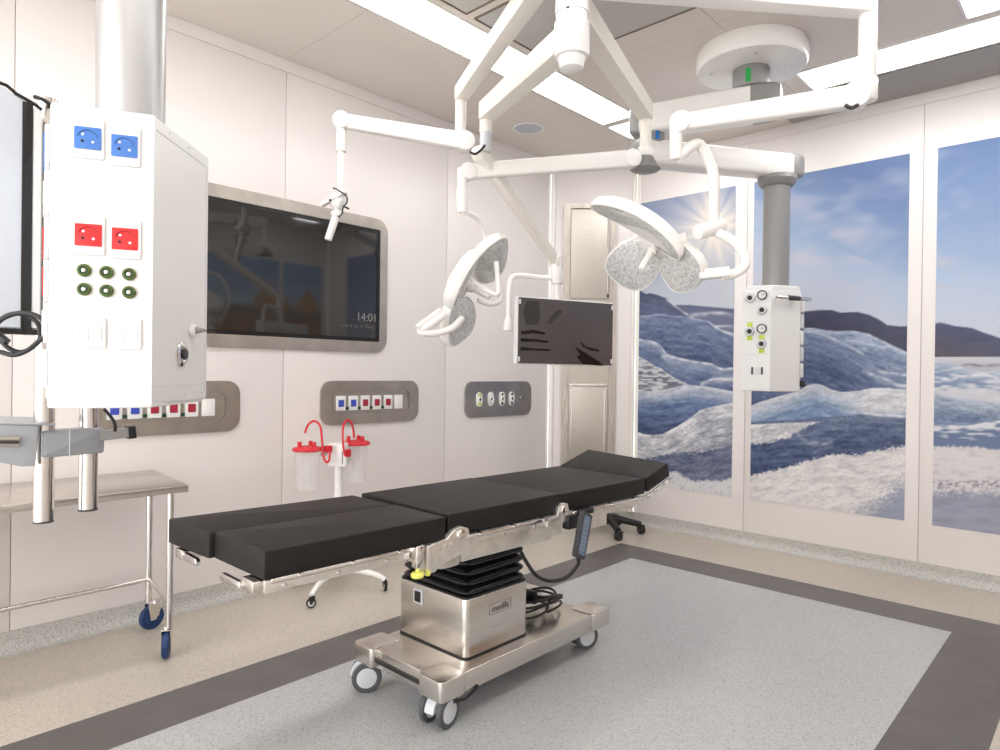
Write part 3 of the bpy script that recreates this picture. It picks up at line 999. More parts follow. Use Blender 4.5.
# head rail (tilted)
ct, st = math.cos(math.radians(15.5)), math.sin(math.radians(15.5))
for s_ in (1, -1):
    p0 = FT.p(s_ * (HW + .008), b_back1 + .01, zb_ - .018); p1 = FT.p(s_ * (HW + .008), b_back1 + .01 + .25 * ct, zb_ - .018 + .25 * st * 1.15)
    hr = MB().bar(p0, p1, .012, .020, bev=.003).build('head_rail', M_chrome, T)
    p0 = FT.p(s_ * (HW - .02), b_back1 - .03, zb_ - .045); p1 = FT.p(s_ * (HW - .02), b_back1 + .20, zb_ - .022 + .04)
    MB().bar(p0, p1, .012, .014, bev=.003).build('support_strut', M_chrome, hr)
    for i in range(3):
        q = FT.p(s_ * (HW + .018), b_back1 + .05 + .08 * i, zb_ - .010 + (.04 + .08 * i) * st)
        MB().box((-.005, -.012, -.016), (.005, .012, .010), .002, F(q, FT.u, FT.v, FT.n)).build('rail_stud', M_rail, hr)
# casting that joins leg and seat, and the central frame
f_ = F(FT.p(HW + .004, 0, 0), FT.v, (0, 0, 1)); f_.n = FT.u
prof = [(b_leg1 - .13, .805), (b_leg1 - .05, .812), (b_leg1 + .0, .818), (b_leg1 + .03, .845), (b_leg1 + .07, .855), (b_leg1 + .11, .842),
        (b_leg1 + .125, .80), (b_leg1 + .12, .755), (b_leg1 + .04, .735), (b_leg1 - .03, .722), (b_leg1 - .06, .70), (b_leg1 - .13, .695)]
prof = [(a_ - .0, z_ - .022) for a_, z_ in prof]
for s_ in (1, -1):
    f_ = F(FT.p(s_ * (HW + .006), 0, 0), FT.v, (0, 0, 1)); f_.n = FT.u
    o = MB().prism(f_, prof, -.014, .014, .004).build('hinge_casting', M_rail, T)
    c = (b_leg1 + .07, .800)
    MB().cyl(f_.p(c[0], c[1], -.02), f_.p(c[0], c[1], .026), .022, n=24, bev=.004).build('hinge_cap', M_chrome, o)
    mb = MB()
    for i in range(3):
        mb.cyl(f_.p(b_leg1 - .045 + .035 * i, .765 + .004 * i, .012), f_.p(b_leg1 - .045 + .035 * i, .765 + .004 * i, .018), .008, n=12)
    mb.build('bolt_head', M_chrome, o)
    # seat/back joint
    f2 = F(FT.p(s_ * (HW + .006), 0, 0), FT.v, (0, 0, 1)); f2.n = FT.u
    prof2 = [(b_seat1 - .11, .775), (b_seat1 - .04, .785), (b_seat1 - .03, .825), (b_seat1 + .0, .842), (b_seat1 + .035, .835), (b_seat1 + .045, .80), (b_seat1 + .12, .785), (b_seat1 + .12, .755), (b_seat1 - .11, .745)]
    o = MB().prism(f2, prof2, -.010, .012, .004).build('hinge_casting', M_rail, T)
    MB().cyl(f2.p(b_seat1 + .0, .81, -.014), f2.p(b_seat1 + .0, .81, .024), .019, n=24, bev=.004).build('hinge_cap', M_chrome, o)
# central frame boxes
mb = MB()
mb.box((-.26, b_leg1 + .12, .668), (.275, b_seat1 - .02, .752), .006, FT)
mb.build('seat_frame', M_rail, T)
mb = MB()
mb.box((-.25, b_seat1 - .045, .675), (.265, b_seat1 + .07, .765), .005, FT)
mb.box((-.27, b_back0 + .27, .665), (.27, b_back0 + .42, .765), .006, FT)
mb.box((-.24, b_back0 + .40, .71), (.24, b_back1 + .01, .76), .006, FT)
mb.build('back_frame', M_rail, T)
mb = MB()
mb.prism(F(FT.p(0, b_leg1 + .01, .0), FT.u, FT.v, FT.n), rrect(.58, .16, .06, 6, 0, .045), .665, .755, .004)
mb.build('column_head', M_base, T)
# foot-end arms and grips
MB().box((.215, b_leg0 - .03, zb_ - .050), (.305, b_leg0 + .05, zb_ - .009), .006, FT).build('foot_bracket', M_base, T)
MB().box((-.30, b_leg0 - .05, zb_ - .050), (-.235, b_leg0 + .03, zb_ - .014), .006, FT).build('foot_bracket', M_base, T)
for a0, a1 in ((.085, .245), (-.27, -.11)):
    mb = MB()
    q0 = FT.p(a0, b_leg0 - .035, zb_ - .035); q1 = FT.p(a1, b_leg0 - .035, zb_ - .035)
    f_ = F((q0 + q1) / 2, (q1 - q0), (0, 0, 1)); f_.n = -FT.v
    mb.prism(f_, rrect(.15, .028, .0139, 8), -.008, .010, .003)
    mb.build('grip_bar', M_chrome, T)
# clamp with yellow knobs
cpy = b_leg1 - .155
o = MB().box((HW + .01, cpy - .015, .715), (HW + .045, cpy + .02, .80), .005, FT).build('rail_clamp', M_chrome, T)
mb = MB()
mb.box((HW + .01, cpy + .035, .70), (HW + .04, cpy + .065, .79), .005, FT); mb.build('rail_clamp', M_rail, T)
k = MB(); fk = FT.sub(HW + .03, cpy + .0, .690)
k.lathe(fk, [(.006, .03), (.008, .012), (.022, .008), (.026, 0), (.022, -.010), (.004, -.012)], 20); k.build('knob', M_yellow, o)
k = MB(); fk = FT.sub(HW + .03, cpy + .05, .690)
k.box((-.006, -.008, -.015), (.006, .008, .045), .003, fk); k.build('knob', M_yellow, o)

# bellows
bxc, byc = -2.255, 2.19   # centre of the box
bw, bl = .46, .41
FBX = F((bxc, byc, 0), (1, 0, 0), (0, 1, 0))
mb = MB()
rings = []
zz0, zz1, nf = .470, .682, 5
for i in range(nf):
    z0 = zz0 + (zz1 - zz0) * i / nf; dz = (zz1 - zz0) / nf
    k_ = 1 - .004 * i
    for (dd, s_) in ((.0, -.05), (.18, -.02), (.42, .0), (.58, .0), (.82, -.02), (.98, -.05)):
        rings.append([FBX.p(a, b, z0 + dz * dd) for a, b in rrect((bw - .01 + s_) * k_, (bl - .01 + s_) * k_ + .0, .045, 5)])
mb.loops(rings)
mb.build('bellows', M_bell, T, 50)
o = MB().prism(FBX, rrect(bw, bl, .028, 5), .218, .470, .004).build('column_housing', M_base, T)
MB().prism(FBX, rrect(bw + .006, bl + .006, .03, 5), .211, .2195).build('housing_seal', M_black, o)
MB().prism(FBX, rrect(bw - .004, bl - .004, .028, 5), .466, .478, .003).build('housing_lid', M_black, o)
fsock = F((bxc + .0 - .085, byc - bl / 2, .415), (1, 0, 0), (0, 0, 1)); fsock.n = V((0, -1, 0))
s1 = MB().prism(fsock, rrect(.062, .066, .004, 2), -.002, .005, .001).build('power_socket', M_hub, o)
MB().prism(fsock, rrect(.042, .048, .003, 2), .005, .007).build('socket_face', M_black, s1)
fpl = F((bxc + bw / 2, byc + .01, .395), (0, 1, 0), (0, 0, 1)); fpl.n = V((1, 0, 0))
pl_ = MB().ring(fpl, rrect(.142, .048, .002, 2), rrect(.137, .043, .002, 2), -.001, .0012).build('name_plate', mat('plate_edge', (.25, .24, .22), .4, .8), o)
text('logo_text', 'medifa', fpl.sub(0, -.002, .0008), .042, M_ink, pl_, .0004)
MB().box((-.07, -.083, -.001), (.03, -.0815, .0006), .0002, fpl).build('score_line', mat('plate_edge', 0), pl_)

# base: platform with four corner blocks
x0, x1, y0, y1 = -2.520, -1.950, 1.782, 2.962
zbb, zbt = .10, .215
mb = MB()
mb.box((x0 + .09, y0 + .01, .128), (x1 - .0, y1 - .10, zbt - .002), .006)
mb.box((x0 + .02, y0 + .13, .128), (x0 + .12, y1 - .15, zbt - .003), .006)
ob = mb.build('base_cover', M_base, T)
mb = MB()
mb.box((x0 + .06, y0 + .05, .098), (x1 - .04, y1 - .10, .130), .012)
mb.build('base_skirt', M_bracket, T)
MB().box((x0 + .10, y0 + .002, .155), (x1 - .15, y0 + .012, .170), .002).build('foot_slot', M_black, ob)
for (cx_, cy_, rx_, ry_) in ((x1 - .062, y0 + .055, .15, .14), (x0 + .055, y0 + .065, .14, .16), (x1 - .062, y1 - .075, .145, .16), (x0 + .055, y1 - .075, .14, .16)):
    f_ = F((cx_, cy_, 0), (1, 0, 0), (0, 1, 0))
    MB().prism(f_, rrect(rx_, ry_, .022, 6), .132, zbt + .001, .004).build('corner_block', M_base, T)
mb = MB()
mb.tube([(x1 + .002, y0 + .20, .135), (x1 + .006, y0 + .16, .120), (x1 + .004, y0 + .12, .108), (x1 - .02, y0 + .08, .10)], .006, 8, 5)
mb.build('brake_lever', M_black, T)
caster(T, -2.022, 1.832, .067, .058, math.radians(10), twin=True, top=.133)
caster(T, -2.487, 1.805, .067, .045, math.radians(-32), twin=True, top=.133)
caster(T, -2.055, 2.88, .067, .045, math.radians(-22), twin=True, top=.133)
caster(T, -2.49, 2.89, .067, .045, math.radians(10), twin=True, top=.133)

# coiled power cord lying on the base
rr = random.Random(11)
PC = thing('power_cord', 'coiled black power cord lying on the steel table base', 'cord', (-2.2, 2.62, .217))
mb = MB()
pts = []
for i in range(60):
    a = i * .62
    k_ = .085 + .012 * math.sin(i * .9) + .02 * math.sin(i * .37)
    pts.append((-2.185 + k_ * math.cos(a) * (1.0 + .3 * math.sin(i * .21)), 2.625 + k_ * 1.5 * math.sin(a) + .02 * math.sin(i * .5), .229 + .0011 * i + .008 * (1 + math.sin(i * 1.3))))
mb.tube(pts, .0062, 8, 4)
mb.build('cable', M_black, PC)
MB().box((-2.235, 2.60, .265), (-2.16, 2.63, .33), .008).build('cable_tie', M_black, PC)
f_ = F((-2.13, 2.72, .285), (.3, 1, -.05), (1, -.3, .2))
MB().box((-.05, -.016, -.012), (.05, .016, .012), .006, f_).build('plug', M_dark, PC)

# hand remote hanging on the rail
ra = HW + .055
rb = 2.635 - ty
p_top = FT.p(ra, rb, .80)
RM = thing('remote_control', 'grey-blue hand remote hanging on the side rail of the operating table', 'remote control', tuple(FT.p(ra, rb, .64)))
top_, bot_ = at(586, 513, 3.07), at(578, 558, 2.98)
ax_ = (top_ - bot_); LR = ax_.length
sd_ = FT.v - ax_.normalized() * FT.v.dot(ax_.normalized())
f_ = F((top_ + bot_) / 2, sd_, ax_)
if f_.n.dot(cf) > 0: f_.n = -f_.n
o = MB().prism(f_, rrect(.070, LR, .010, 4), -.012, .014, .004).build('housing', M_dark, RM)
MB().prism(f_, rrect(.044, LR - .03, .005, 3), .014, .0155).build('keypad', M_remote, o)
mb = MB()
for i in range(8):
    for j in range(2):
        mb.box((-.016 + j * .018, -.072 + i * .019, .0155), (-.004 + j * .018, -.062 + i * .019, .0168), .0004, f_)
mb.build('key_buttons', mat('key_grey', (.22, .25, .29), .4), o)
MB().box((ra - .055, rb - .05, .775), (ra + .0, rb + .04, .80), .004, FT).build('hook', M_black, RM)
MB().box((ra - .06, rb - .13, .715), (ra - .02, rb - .05, .78), .006, FT).build('cable_holder', M_black, RM)
e0 = f_.p(.0, -LR / 2, 0)
mb = MB()
mb.tube([e0, e0 + V((0, 0, -.03)), at(567, 577, 2.97), at(551, 581, 2.95), at(537, 576, 2.9), at(527, 563, 2.85), at(521, 552, 2.82)], .0085, 10, 8)
mb.build('spiral_cable', M_black, RM)

# ------------------------------------------------------------------ instrument trolley
TR = thing('instrument_trolley', 'stainless steel trolley on blue wheels standing against the left wall', 'trolley', (-3.70, .6, 0))
zt = .868
tx0, tx1, ty0, ty1 = -4.02, -3.385, -.25, 1.385
mb = MB(); f_ = F(((tx0 + tx1) / 2, (ty0 + ty1) / 2, 0), (1, 0, 0), (0, 1, 0))
mb.prism(WORLD, [(tx0, ty0), (tx1, ty0), (tx1, ty1 - .015), (tx0, ty1 + .045)], zt - .035, zt, .003)
mb.build('table_top', M_tray, TR)
lx = (-3.92, -3.465); ly = (-.18, 1.315)
for x in lx:
    for y in ly:
        if x < -3.7 and y > 0: y += .062
        MB().cyl((x, y, .15), (x, y, zt - .036), .0165, n=18).build('leg', M_chrome, TR)
        caster(TR, x + (.0 if x > -3.7 else .012), y + (-.012 if x > -3.7 else .012), .066, .032, math.radians(62 if x > -3.7 else 8), hub=M_wheelb, tyre=M_wheelb, fork=M_chrome, top=.16)
MB().cyl((lx[0], ly[0], .275), (lx[0], ly[1] + .062, .275), .013, n=14).build('lower_rail', M_chrome, TR)
MB().cyl((lx[0], ly[1] + .062, .275), (lx[1], ly[1], .275), .012, n=14).build('cross_bar', M_chrome, TR)
MB().cyl((lx[0], ly[0], .275), (lx[1], ly[0], .275), .012, n=14).build('cross_bar', M_chrome, TR)

# ------------------------------------------------------------------ suction stand and jars
sb = V((-3.775, 2.50, 0))
SX, SY = sb.x, sb.y
ST = thing('suction_stand', 'white wheeled stand between two clear suction jars', 'stand', (SX, SY, 0))
z_h1 = at(337, 443, 4.38).z; z_h0 = at(337, 466, 4.38).z
MB().cyl((SX, SY, .13), (SX, SY, z_h0 + .02), .028, n=20).build('pole', M_white, ST)
sf = F((SX, SY, 0), (cr.x, cr.y, 0), (0, 0, 1)); sf.n = V((-cf.x, -cf.y, 0)).normalized()
h_ = MB().prism(sf.sub(.0, (z_h0 + z_h1) / 2, 0), rrect(.125, z_h1 - z_h0, .015, 4), -.05, .06, .006).build('head_block', M_white, ST)
MB().box((.035, z_h0 + .02, .060), (.041, z_h0 + .10, .062), .0005, sf).build('print_strip', M_ink, h_)
MB().lathe(F((SX, SY, 0), (1, 0, 0), (0, 1, 0)), [(.03, .145), (.055, .14), (.06, .115), (.03, .105)], 24).build('base_hub', M_white, ST)
for k, e in enumerate((V((-3.575, 2.183, 0)), V((-3.511, 2.691, 0)), V((-4.0, 2.32, 0)), V((-4.0, 2.70, 0)))):
    a = math.atan2(e.y - SY, e.x - SX)
    lg = MB().tube([(SX, SY, .125), (SX + (e.x - SX) * .4, SY + (e.y - SY) * .4, .128), (SX + (e.x - SX) * .8, SY + (e.y - SY) * .8, .105), (e.x, e.y, .075)], [.026, .016], 12, 5).build('leg', M_white, ST)
    caster(lg, e.x, e.y, .030, .018, a + .5, hub=M_hub, tyre=M_black, fork=M_black, top=.075, name='caster')


def jar(px, py, dep_, side, label):
    c = at(px, py, dep_)
    t = thing('suction_canister', label, 'suction jar', (c.x, c.y, c.z - .26), 'suction jars on the white stand')
    f_ = F((c.x, c.y, c.z), (1, 0, 0), (0, 1, 0))
    MB().lathe(f_, [(.004, -.262), (.062, -.262), (.068, -.255), (.080, -.01), (.083, -.005), (.079, -.005), (.075, -.02), (.064, -.25), (.004, -.256)], 28).build('jar', M_jar, t)
    MB().lathe(f_, [(.004, -.235), (.028, -.235), (.030, -.03), (.004, -.03)], 16).build('inner_tube', M_jar, t)
    l = MB().lathe(f_, [(.004, -.012), (.092, -.012), (.098, -.004), (.090, .010), (.06, .018), (.004, .022)], 32).build('lid', M_redt, t)
    mb = MB()
    for a in (.4, 2.2, 4.1):
        q = f_.p(.05 * math.cos(a), .05 * math.sin(a), .012)
        mb.cyl(q, q + V((0, 0, .035)), .014, n=14)
    mb.build('port', M_redt, l)
    return t, c


T1, c1 = jar(307.5, 449, 4.28, -1, 'left clear suction jar with red lid hanging on the white stand')
T2, c2 = jar(356, 443, 4.50, 1, 'right clear suction jar with red lid hanging on the white stand')
MB().tube([at(305, 433, 4.26), at(308, 425, 4.26), at(314, 421, 4.26), at(320, 426, 4.26), at(322, 440, 4.26), at(323, 455, 4.26), at(326, 462, 4.26), at(329, 460, 4.27), at(330, 450, 4.28)], .0075, 10, 6).build('suction_tube', M_redt, T1)
MB().tube([at(354, 438, 4.42), at(353, 428, 4.41), at(350, 421, 4.39), at(346, 421, 4.37), at(343, 428, 4.34), at(343, 444, 4.32), at(345, 456, 4.32)], .0075, 10, 6).build('suction_tube', M_redt, T2)
q = at(328, 449, 4.29)
MB().box((q.x - .022, q.y - .02, q.z - .022), (q.x + .022, q.y + .02, q.z + .022), .005).build('tube_clip', M_redt, T1)
q = at(347.5, 453, 4.36)
MB().box((q.x - .016, q.y - .02, q.z - .025), (q.x + .016, q.y + .02, q.z + .025), .005).build('tube_clip', M_redt, T2)
mb = MB()
mb.bar(V((SX, SY, c1.z - .04)), V((c1.x, c1.y, c1.z - .04)) + (V((SX, SY, 0)) - V((c1.x, c1.y, 0))).normalized() * .085, .02, .02)
mb.bar(V((SX, SY, c2.z - .04)), V((c2.x, c2.y, c2.z - .04)) + (V((SX, SY, 0)) - V((c2.x, c2.y, 0))).normalized() * .085, .02, .02)
mb.build('jar_bracket', M_hub, ST)

# ------------------------------------------------------------------ stool behind the table
cx_, cy_ = -3.39, 5.11
SL = thing('swivel_stool', 'black swivel stool behind the head of the operating table', 'stool', (cx_, cy_, 0))
fz = F((cx_, cy_, 0), (1, 0, 0), (0, 1, 0))
MB().lathe(fz, [(.02, .16), (.045, .15), (.05, .09), (.025, .075)], 20).build('base_hub', M_black, SL)
MB().cyl((cx_, cy_, .14), (cx_, cy_, .46), .022, n=16).build('gas_lift', M_dark, SL)
MB().lathe(fz, [(.004, .455), (.15, .46), (.175, .475), (.18, .50), (.165, .52), (.004, .53)], 32).build('seat', M_pad, SL)
for k in range(5):
    a = math.radians(-38 + 72 * k)
    e = V((cx_ + .30 * math.cos(a), cy_ + .30 * math.sin(a), 0))
    lg = MB().tube([(cx_, cy_, .125), (cx_ + .10 * math.cos(a), cy_ + .10 * math.sin(a), .125), (e.x, e.y, .085)], [.042, .026], 10, 4).build('leg', M_black, SL)
    caster(lg, e.x, e.y, .037, .046, a + .6, hub=M_dark, tyre=M_black, fork=M_dark, top=.09)


# ------------------------------------------------------------------ ceiling post and arms
PD = 2.6
pp = at(572, 35, PD)
PX, PY = pp.x, pp.y
za_, zb2, zc_, zd_ = 3.17, 2.766, 2.90, 2.985
LP = thing('ceiling_post', 'white round ceiling post from which four swing arms spread', 'ceiling post', (PX, PY, 2.6))
fz = F((PX, PY, 0), (1, 0, 0), (0, 1, 0))
pb = MB().lathe(fz, [(.02, CH - .002), (.22, CH - .002), (.22, CH - .05), (.064, CH - .06), (.062, 2.80)], 32).build('post_tube', M_white, LP)
MB().lathe(fz, [(.062, 2.82), (.069, 2.815), (.070, 2.70), (.066, 2.685), (.055, 2.68), (.050, 2.660), (.046, 2.640), (.030, 2.632), (.004, 2.630)], 32).build('end_cap', M_pend, LP)
mb = MB()
for (px_, py_) in ((563, 15), (571, 13), (577, 31), (584, 33)):
    q = V((PX, PY, at(px_, py_, PD).z)); d_ = (cr * (px_ - 572) / 16 * .7 - cf * 1).normalized(); d_.z = 0; d_.normalize()
    mb.cyl(q + d_ * .058, q + d_ * .066, .006, n=10)
mb.build('bolt', M_dark, pb)


def swing_arm(t, z, endpx, endpy, w=.080, h=.10, nm='extension_arm', m=M_ivory):
    e = onz(endpx, endpy, z)
    d_ = V((e.x - PX, e.y - PY, 0)).normalized()
    MB().lathe(F((PX, PY, z), (1, 0, 0), (0, 1, 0)), [(.0625, -h / 2), (.0665, -h / 2), (.0665, h / 2), (.0625, h / 2)], 28).build('collar', M_white, t)
    mb = MB()
    mb.bar(V((PX, PY, z)) + d_ * .065, V((e.x, e.y, z)), w * 1.15, h, w, h * .9, .006)
    mb.build(nm, m, t)
    return e, d_


def joint_arm(t, p0, p1, r0=.043, w=.05, h=.072, m=M_white):
    """spring arm with round end joints (axis horizontal)"""
    d_ = (p1 - p0); hd = V((d_.x, d_.y, 0)).normalized(); sd = hd.cross(V((0, 0, 1)))
    o = MB().bar(p0, p1, w, h, w * .92, h * .8, .014).build('spring_arm', m, t)
    MB().cyl(p0 - sd * w * .62, p0 + sd * w * .62, r0, n=28, bev=.008).build('joint', m, t)
    MB().cyl(p1 - sd * w * .6, p1 + sd * w * .6, r0 * .86, n=28, bev=.008).build('joint', m, t)
    return o


# --- camera arm (a)
CA = thing('camera_arm', 'long jointed ceiling arm holding a small white camera in front of the wall screen', 'camera arm', (PX, PY, 2.2))
e, d_ = swing_arm(CA, za_, 461, 94)
dA = (e - CAM).dot(cf)
pz = at(463, 138, dA)
MB().cyl((e.x, e.y, za_ + .045), (e.x, e.y, pz.z), .034, n=22, bev=.006).build('drop_tube', M_ivory, CA)
j0 = V((e.x, e.y, at(468, 142, dA).z)) + V((cr.x, cr.y, 0)) * .03
j1 = at(341.5, 121, dA - .1)
joint_arm(CA, j0, j1, .060, .065, .105)
zc1_, zc2_ = at(340, 152, dA - .1).z, at(340, 192, dA - .1).z
MB().cyl((j1.x, j1.y, j1.z), (j1.x, j1.y, zc1_), .030, n=20, bev=.004).build('drop_tube', M_ivory, CA)
MB().cyl((j1.x, j1.y, zc1_ + .01), (j1.x, j1.y, zc2_), .021, n=18).build('swivel_tube', M_white, CA)
dC = dA - .1
cam_ = MB()
cam_.sphere(at(338, 201, dC), .055, (.9, .9, 1.0))
cam_.bar(at(322, 205, dC - .03), at(346, 192, dC - .03), .05, .018, bev=.006)
ch = cam_.build('camera_mount', M_white, CA)
cb = MB()
a_, b_ = at(338, 210, dC), at(328, 240, dC - .03)
cb.cyl(a_, b_, .024, .022, n=20, bev=.005)
cb.cyl(a_ + (b_ - a_) * .10, a_ + (b_ - a_) * .22, .034, n=20, bev=.004)
cb.build('camera_body', M_white, CA)
mb = MB()
mb.tube([at(333, 188, dC - .06), at(338, 190, dC - .06), at(346, 196, dC - .06), at(347, 202, dC - .06), at(343, 208, dC - .06), at(342, 214, dC - .06), at(338, 217, dC - .06)], .0045, 8, 5)
mb.tube([at(343, 206, dC - .07), at(349, 209, dC - .07)], .006, 8)
mb.cyl(at(330, 200, dC - .065), at(330, 200, dC - .075), .008, n=10)
mb.build('camera_cable', M_black, CA)

# --- monitor arm (b)
MA = thing('monitor_support', 'jointed ceiling arm reaching down to the flat monitor by the corner cabinet', 'monitor arm', (PX, PY, 2.0))
e, d_ = swing_arm(MA, zb2, 486, 112)
dB = (e - CAM).dot(cf)
MB().cyl((e.x, e.y, zb2 + .045), (e.x, e.y, at(484, 133, dB).z), .032, n=22, bev=.005).build('drop_tube', M_ivory, MA)
MB().cyl((e.x, e.y, at(484, 132, dB).z), (e.x, e.y, at(484, 152, dB).z), .029, n=22, bev=.004).build('grey_joint', M_hub, MA)
j0 = at(481, 154, dB + .02); j1 = at(556, 262, 3.95)
joint_arm(MA, j0, j1, .042, .055, .075, M_ivory)
MB().tube([at(470, 152, dB - .04), at(475, 154, dB - .05), at(481, 150, dB - .05), at(485, 145, dB - .05)], .006, 8, 4).build('arm_cable', M_black, MA)
MD = 3.95
MB().cyl(j1 + V((0, 0, .02)), at(557, 284, MD), .034, n=20, bev=.005).build('drop_tube', M_white, MA)
MB().cyl(at(557, 282, MD), at(557, 330, MD + .04), .022, n=16).build('monitor_stem', M_white, MA)
MB().tube([at(557, 278, MD), at(540, 277.5, MD - .02), at(520, 275.5, MD - .05), at(512, 278, MD - .06), at(509.5, 287, MD - .07), at(509, 305, MD - .07), at(508.5, 322, MD - .07)], .016, 12, 5).build('side_handle', M_white, MA)
MB().cyl(at(508.5, 318, MD - .07), at(508, 331, MD - .07), .022, .030, n=16, bev=.004).build('handle_end', M_white, MA)

# --- monitor
tl, tr, br_, bl_ = at(518, 296, 3.80), at(614.5, 303, 4.10), at(612.5, 366.5, 4.10), at(516.5, 364, 3.80)
u_ = ((tr - tl) + (br_ - bl_)).normalized(); v_ = ((tl - bl_) + (tr - br_)).normalized()
cc = (tl + tr + br_ + bl_) / 4
wM = ((tr - tl).length + (br_ - bl_).length) / 2; hM = ((tl - bl_).length + (tr - br_).length) / 2
fm = F(cc, u_, v_)
if fm.n.dot(cf) > 0: fm.n = -fm.n
MO = thing('monitor', 'flat black-faced monitor in front of the corner cabinet', 'monitor', tuple(cc - V((0, 0, hM / 2))))
MB().prism(fm, rrect(wM, hM, .010, 4), -.045, -.003, .006).build('housing', M_pend, MO)
o = MB().prism(fm, rrect(wM - .012, hM - .012, .006, 3), -.003, .0, .001).build('display', M_film, MO)
mb = MB()
for sx in (-1, 1):
    for sy in (-1, 1):
        mb.box((sx * (wM / 2 - .014) - .006, sy * (hM / 2 - .03) - .014, 0), (sx * (wM / 2 - .014) + .006, sy * (hM / 2 - .03) + .014, .002), .0008, fm)
mb.build('corner_clip', M_hub, MO)
MB().box((-.05, -.05, -.075), (.05, .05, -.044), .005, fm).build('mount_plate', M_white, MO)
# loose protective film: shade and sheen of its wrinkles painted as flat patches
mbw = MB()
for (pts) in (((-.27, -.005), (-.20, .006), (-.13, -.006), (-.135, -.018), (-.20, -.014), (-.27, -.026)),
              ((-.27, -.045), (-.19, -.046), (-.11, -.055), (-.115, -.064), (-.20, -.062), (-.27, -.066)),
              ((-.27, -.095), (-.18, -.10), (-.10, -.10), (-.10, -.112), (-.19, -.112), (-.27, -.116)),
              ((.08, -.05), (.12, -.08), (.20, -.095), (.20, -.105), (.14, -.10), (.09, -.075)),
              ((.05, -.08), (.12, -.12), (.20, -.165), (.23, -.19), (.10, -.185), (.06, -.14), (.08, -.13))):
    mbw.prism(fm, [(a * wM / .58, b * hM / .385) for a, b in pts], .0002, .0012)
mbw.build('film_crease_shading', mat('film_crease_shading', (.007, .007, .008), .22), o)
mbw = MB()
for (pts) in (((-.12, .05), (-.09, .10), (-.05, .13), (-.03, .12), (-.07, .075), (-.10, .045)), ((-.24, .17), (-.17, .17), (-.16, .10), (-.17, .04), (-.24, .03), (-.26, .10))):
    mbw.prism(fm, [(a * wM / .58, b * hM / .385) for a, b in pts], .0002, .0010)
mbw.build('film_crease_shading', mat('film_sheen', (.045, .045, .047), .2), o)


# --- surgical lamps
def lamp_head(t, c, n, up, petals, R=.335, hl=.15, tilt=20):
    n = n.normalized()
    f0 = F(c, up - n * up.dot(n), n.cross(up)); f0.n = n; f0.v = n.cross(f0.u)
    hd = MB()
    hd.lathe(f0, [(.004, -.085), (.05, -.083), (.075, -.07), (.085, -.03), (.07, .0), (.045, .012), (.004, .014)], 28)
    h_ = hd.build('hub', M_white, t)
    for a, off, sr, st_, ta in petals:
        rd0 = f0.u * math.cos(a) + f0.v * math.sin(a)
        rd = rd0 if ta is None else f0.u * math.cos(ta) + f0.v * math.sin(ta)
        tg = n.cross(rd)
        tl_ = math.radians(tilt)
        n2 = n * math.cos(tl_) - rd * math.sin(tl_)
        r2 = rd * math.cos(tl_) + n * math.sin(tl_)
        off *= R
        fp = F(c + rd0 * off + n * .02, r2, tg); fp.n = n2; fp.v = n2.cross(r2)

        def outline(sc=1.):
            out = []
            for i in range(40):
                b = 2 * PI * i / 40
                x = math.cos(b); y = math.sin(b)
                e_ = 2.4
                dd = (abs(x) ** e_ + abs(y) ** e_) ** (-1 / e_)
                out.append((x * dd * sr * R * sc, y * dd * R * st_ * (1 + .12 * x) * sc))
            return out

        def bow(a_, b_, cz):      # petals curve along their length
            return fp.p(a_, b_, cz + .10 * (b_ / (st_ * R)) ** 2 * (st_ - .30))
        rings = []
        for (sc, cz) in ((.30, -.066), (.66, -.062), (.88, -.054), (.97, -.040), (1., -.012), (.985, .004), (.95, .006), (.945, .001)):
            rings.append([bow(a_, b_, cz) for a_, b_ in outline(sc)])
        sh = MB().loops(rings).build('petal_shell', M_white, t)
        rings = []
        for (sc, cz) in ((.944, -.006), (.944, .003), (.80, .010), (.45, .014), (.05, .016)):
            rings.append([bow(a_, b_, cz) for a_, b_ in outline(sc)])
        MB().loops(rings).build('lens', M_lens, sh)
        pent = [(.062 * math.cos(2 * PI * i / 5 + PI), .062 * math.sin(2 * PI * i / 5 + PI)) for i in range(5)]
        if st_ < .5: MB().prism(fp, [(a_ * .8, b_ * .9) for a_, b_ in pent], .0145, .0185, .002).build('led_module', M_lens, sh)
        MB().bar(c - n * .03, c + rd0 * off * .6 - n * .03, .10, .04, .08, .03, .01, up=n).build('spoke', M_white, t)
    hn = MB().cyl(c + n * .01, c + n * (.01 + hl), .017, .015, n=18, bev=.004)
    hn.cyl(c + n * .012, c + n * .045, .024, n=18, bev=.004)
    hn.build('handle', M_white, t)
    return f0


# lamp over the table (c)
L1 = thing('surgical_light', 'surgical lamp turned almost edge-on, left of the flat monitor', 'surgical lamp', (PX, PY, 1.9), 'ceiling surgical lamps')
e, d_ = swing_arm(L1, zc_, 646, 112)
dCc = (e - CAM).dot(cf)
MB().cyl((e.x, e.y, zc_ + .05), (e.x, e.y, at(643, 150, dCc).z), .031, n=22, bev=.005).build('drop_tube', M_ivory, L1)
zj = at(643, 158, dCc).z
MB().cyl((e.x, e.y, zj + .06), (e.x, e.y, zj - .03), .043, n=22, bev=.01).build('joint_block', M_white, L1)
MB().lathe(F((e.x, e.y, zj), (1, 0, 0), (0, 1, 0)), [(.035, .03), (.045, .0), (.070, -.045), (.085, -.062), (.07, -.072), (.01, -.074)], 26).build('joint_skirt', M_grey, L1)
j0 = at(631, 159, dCc - .05); j1 = at(468, 172, 3.42)
joint_arm(L1, j0, j1, .050, .06, .095)
p2 = at(462.5, 174, 3.42)
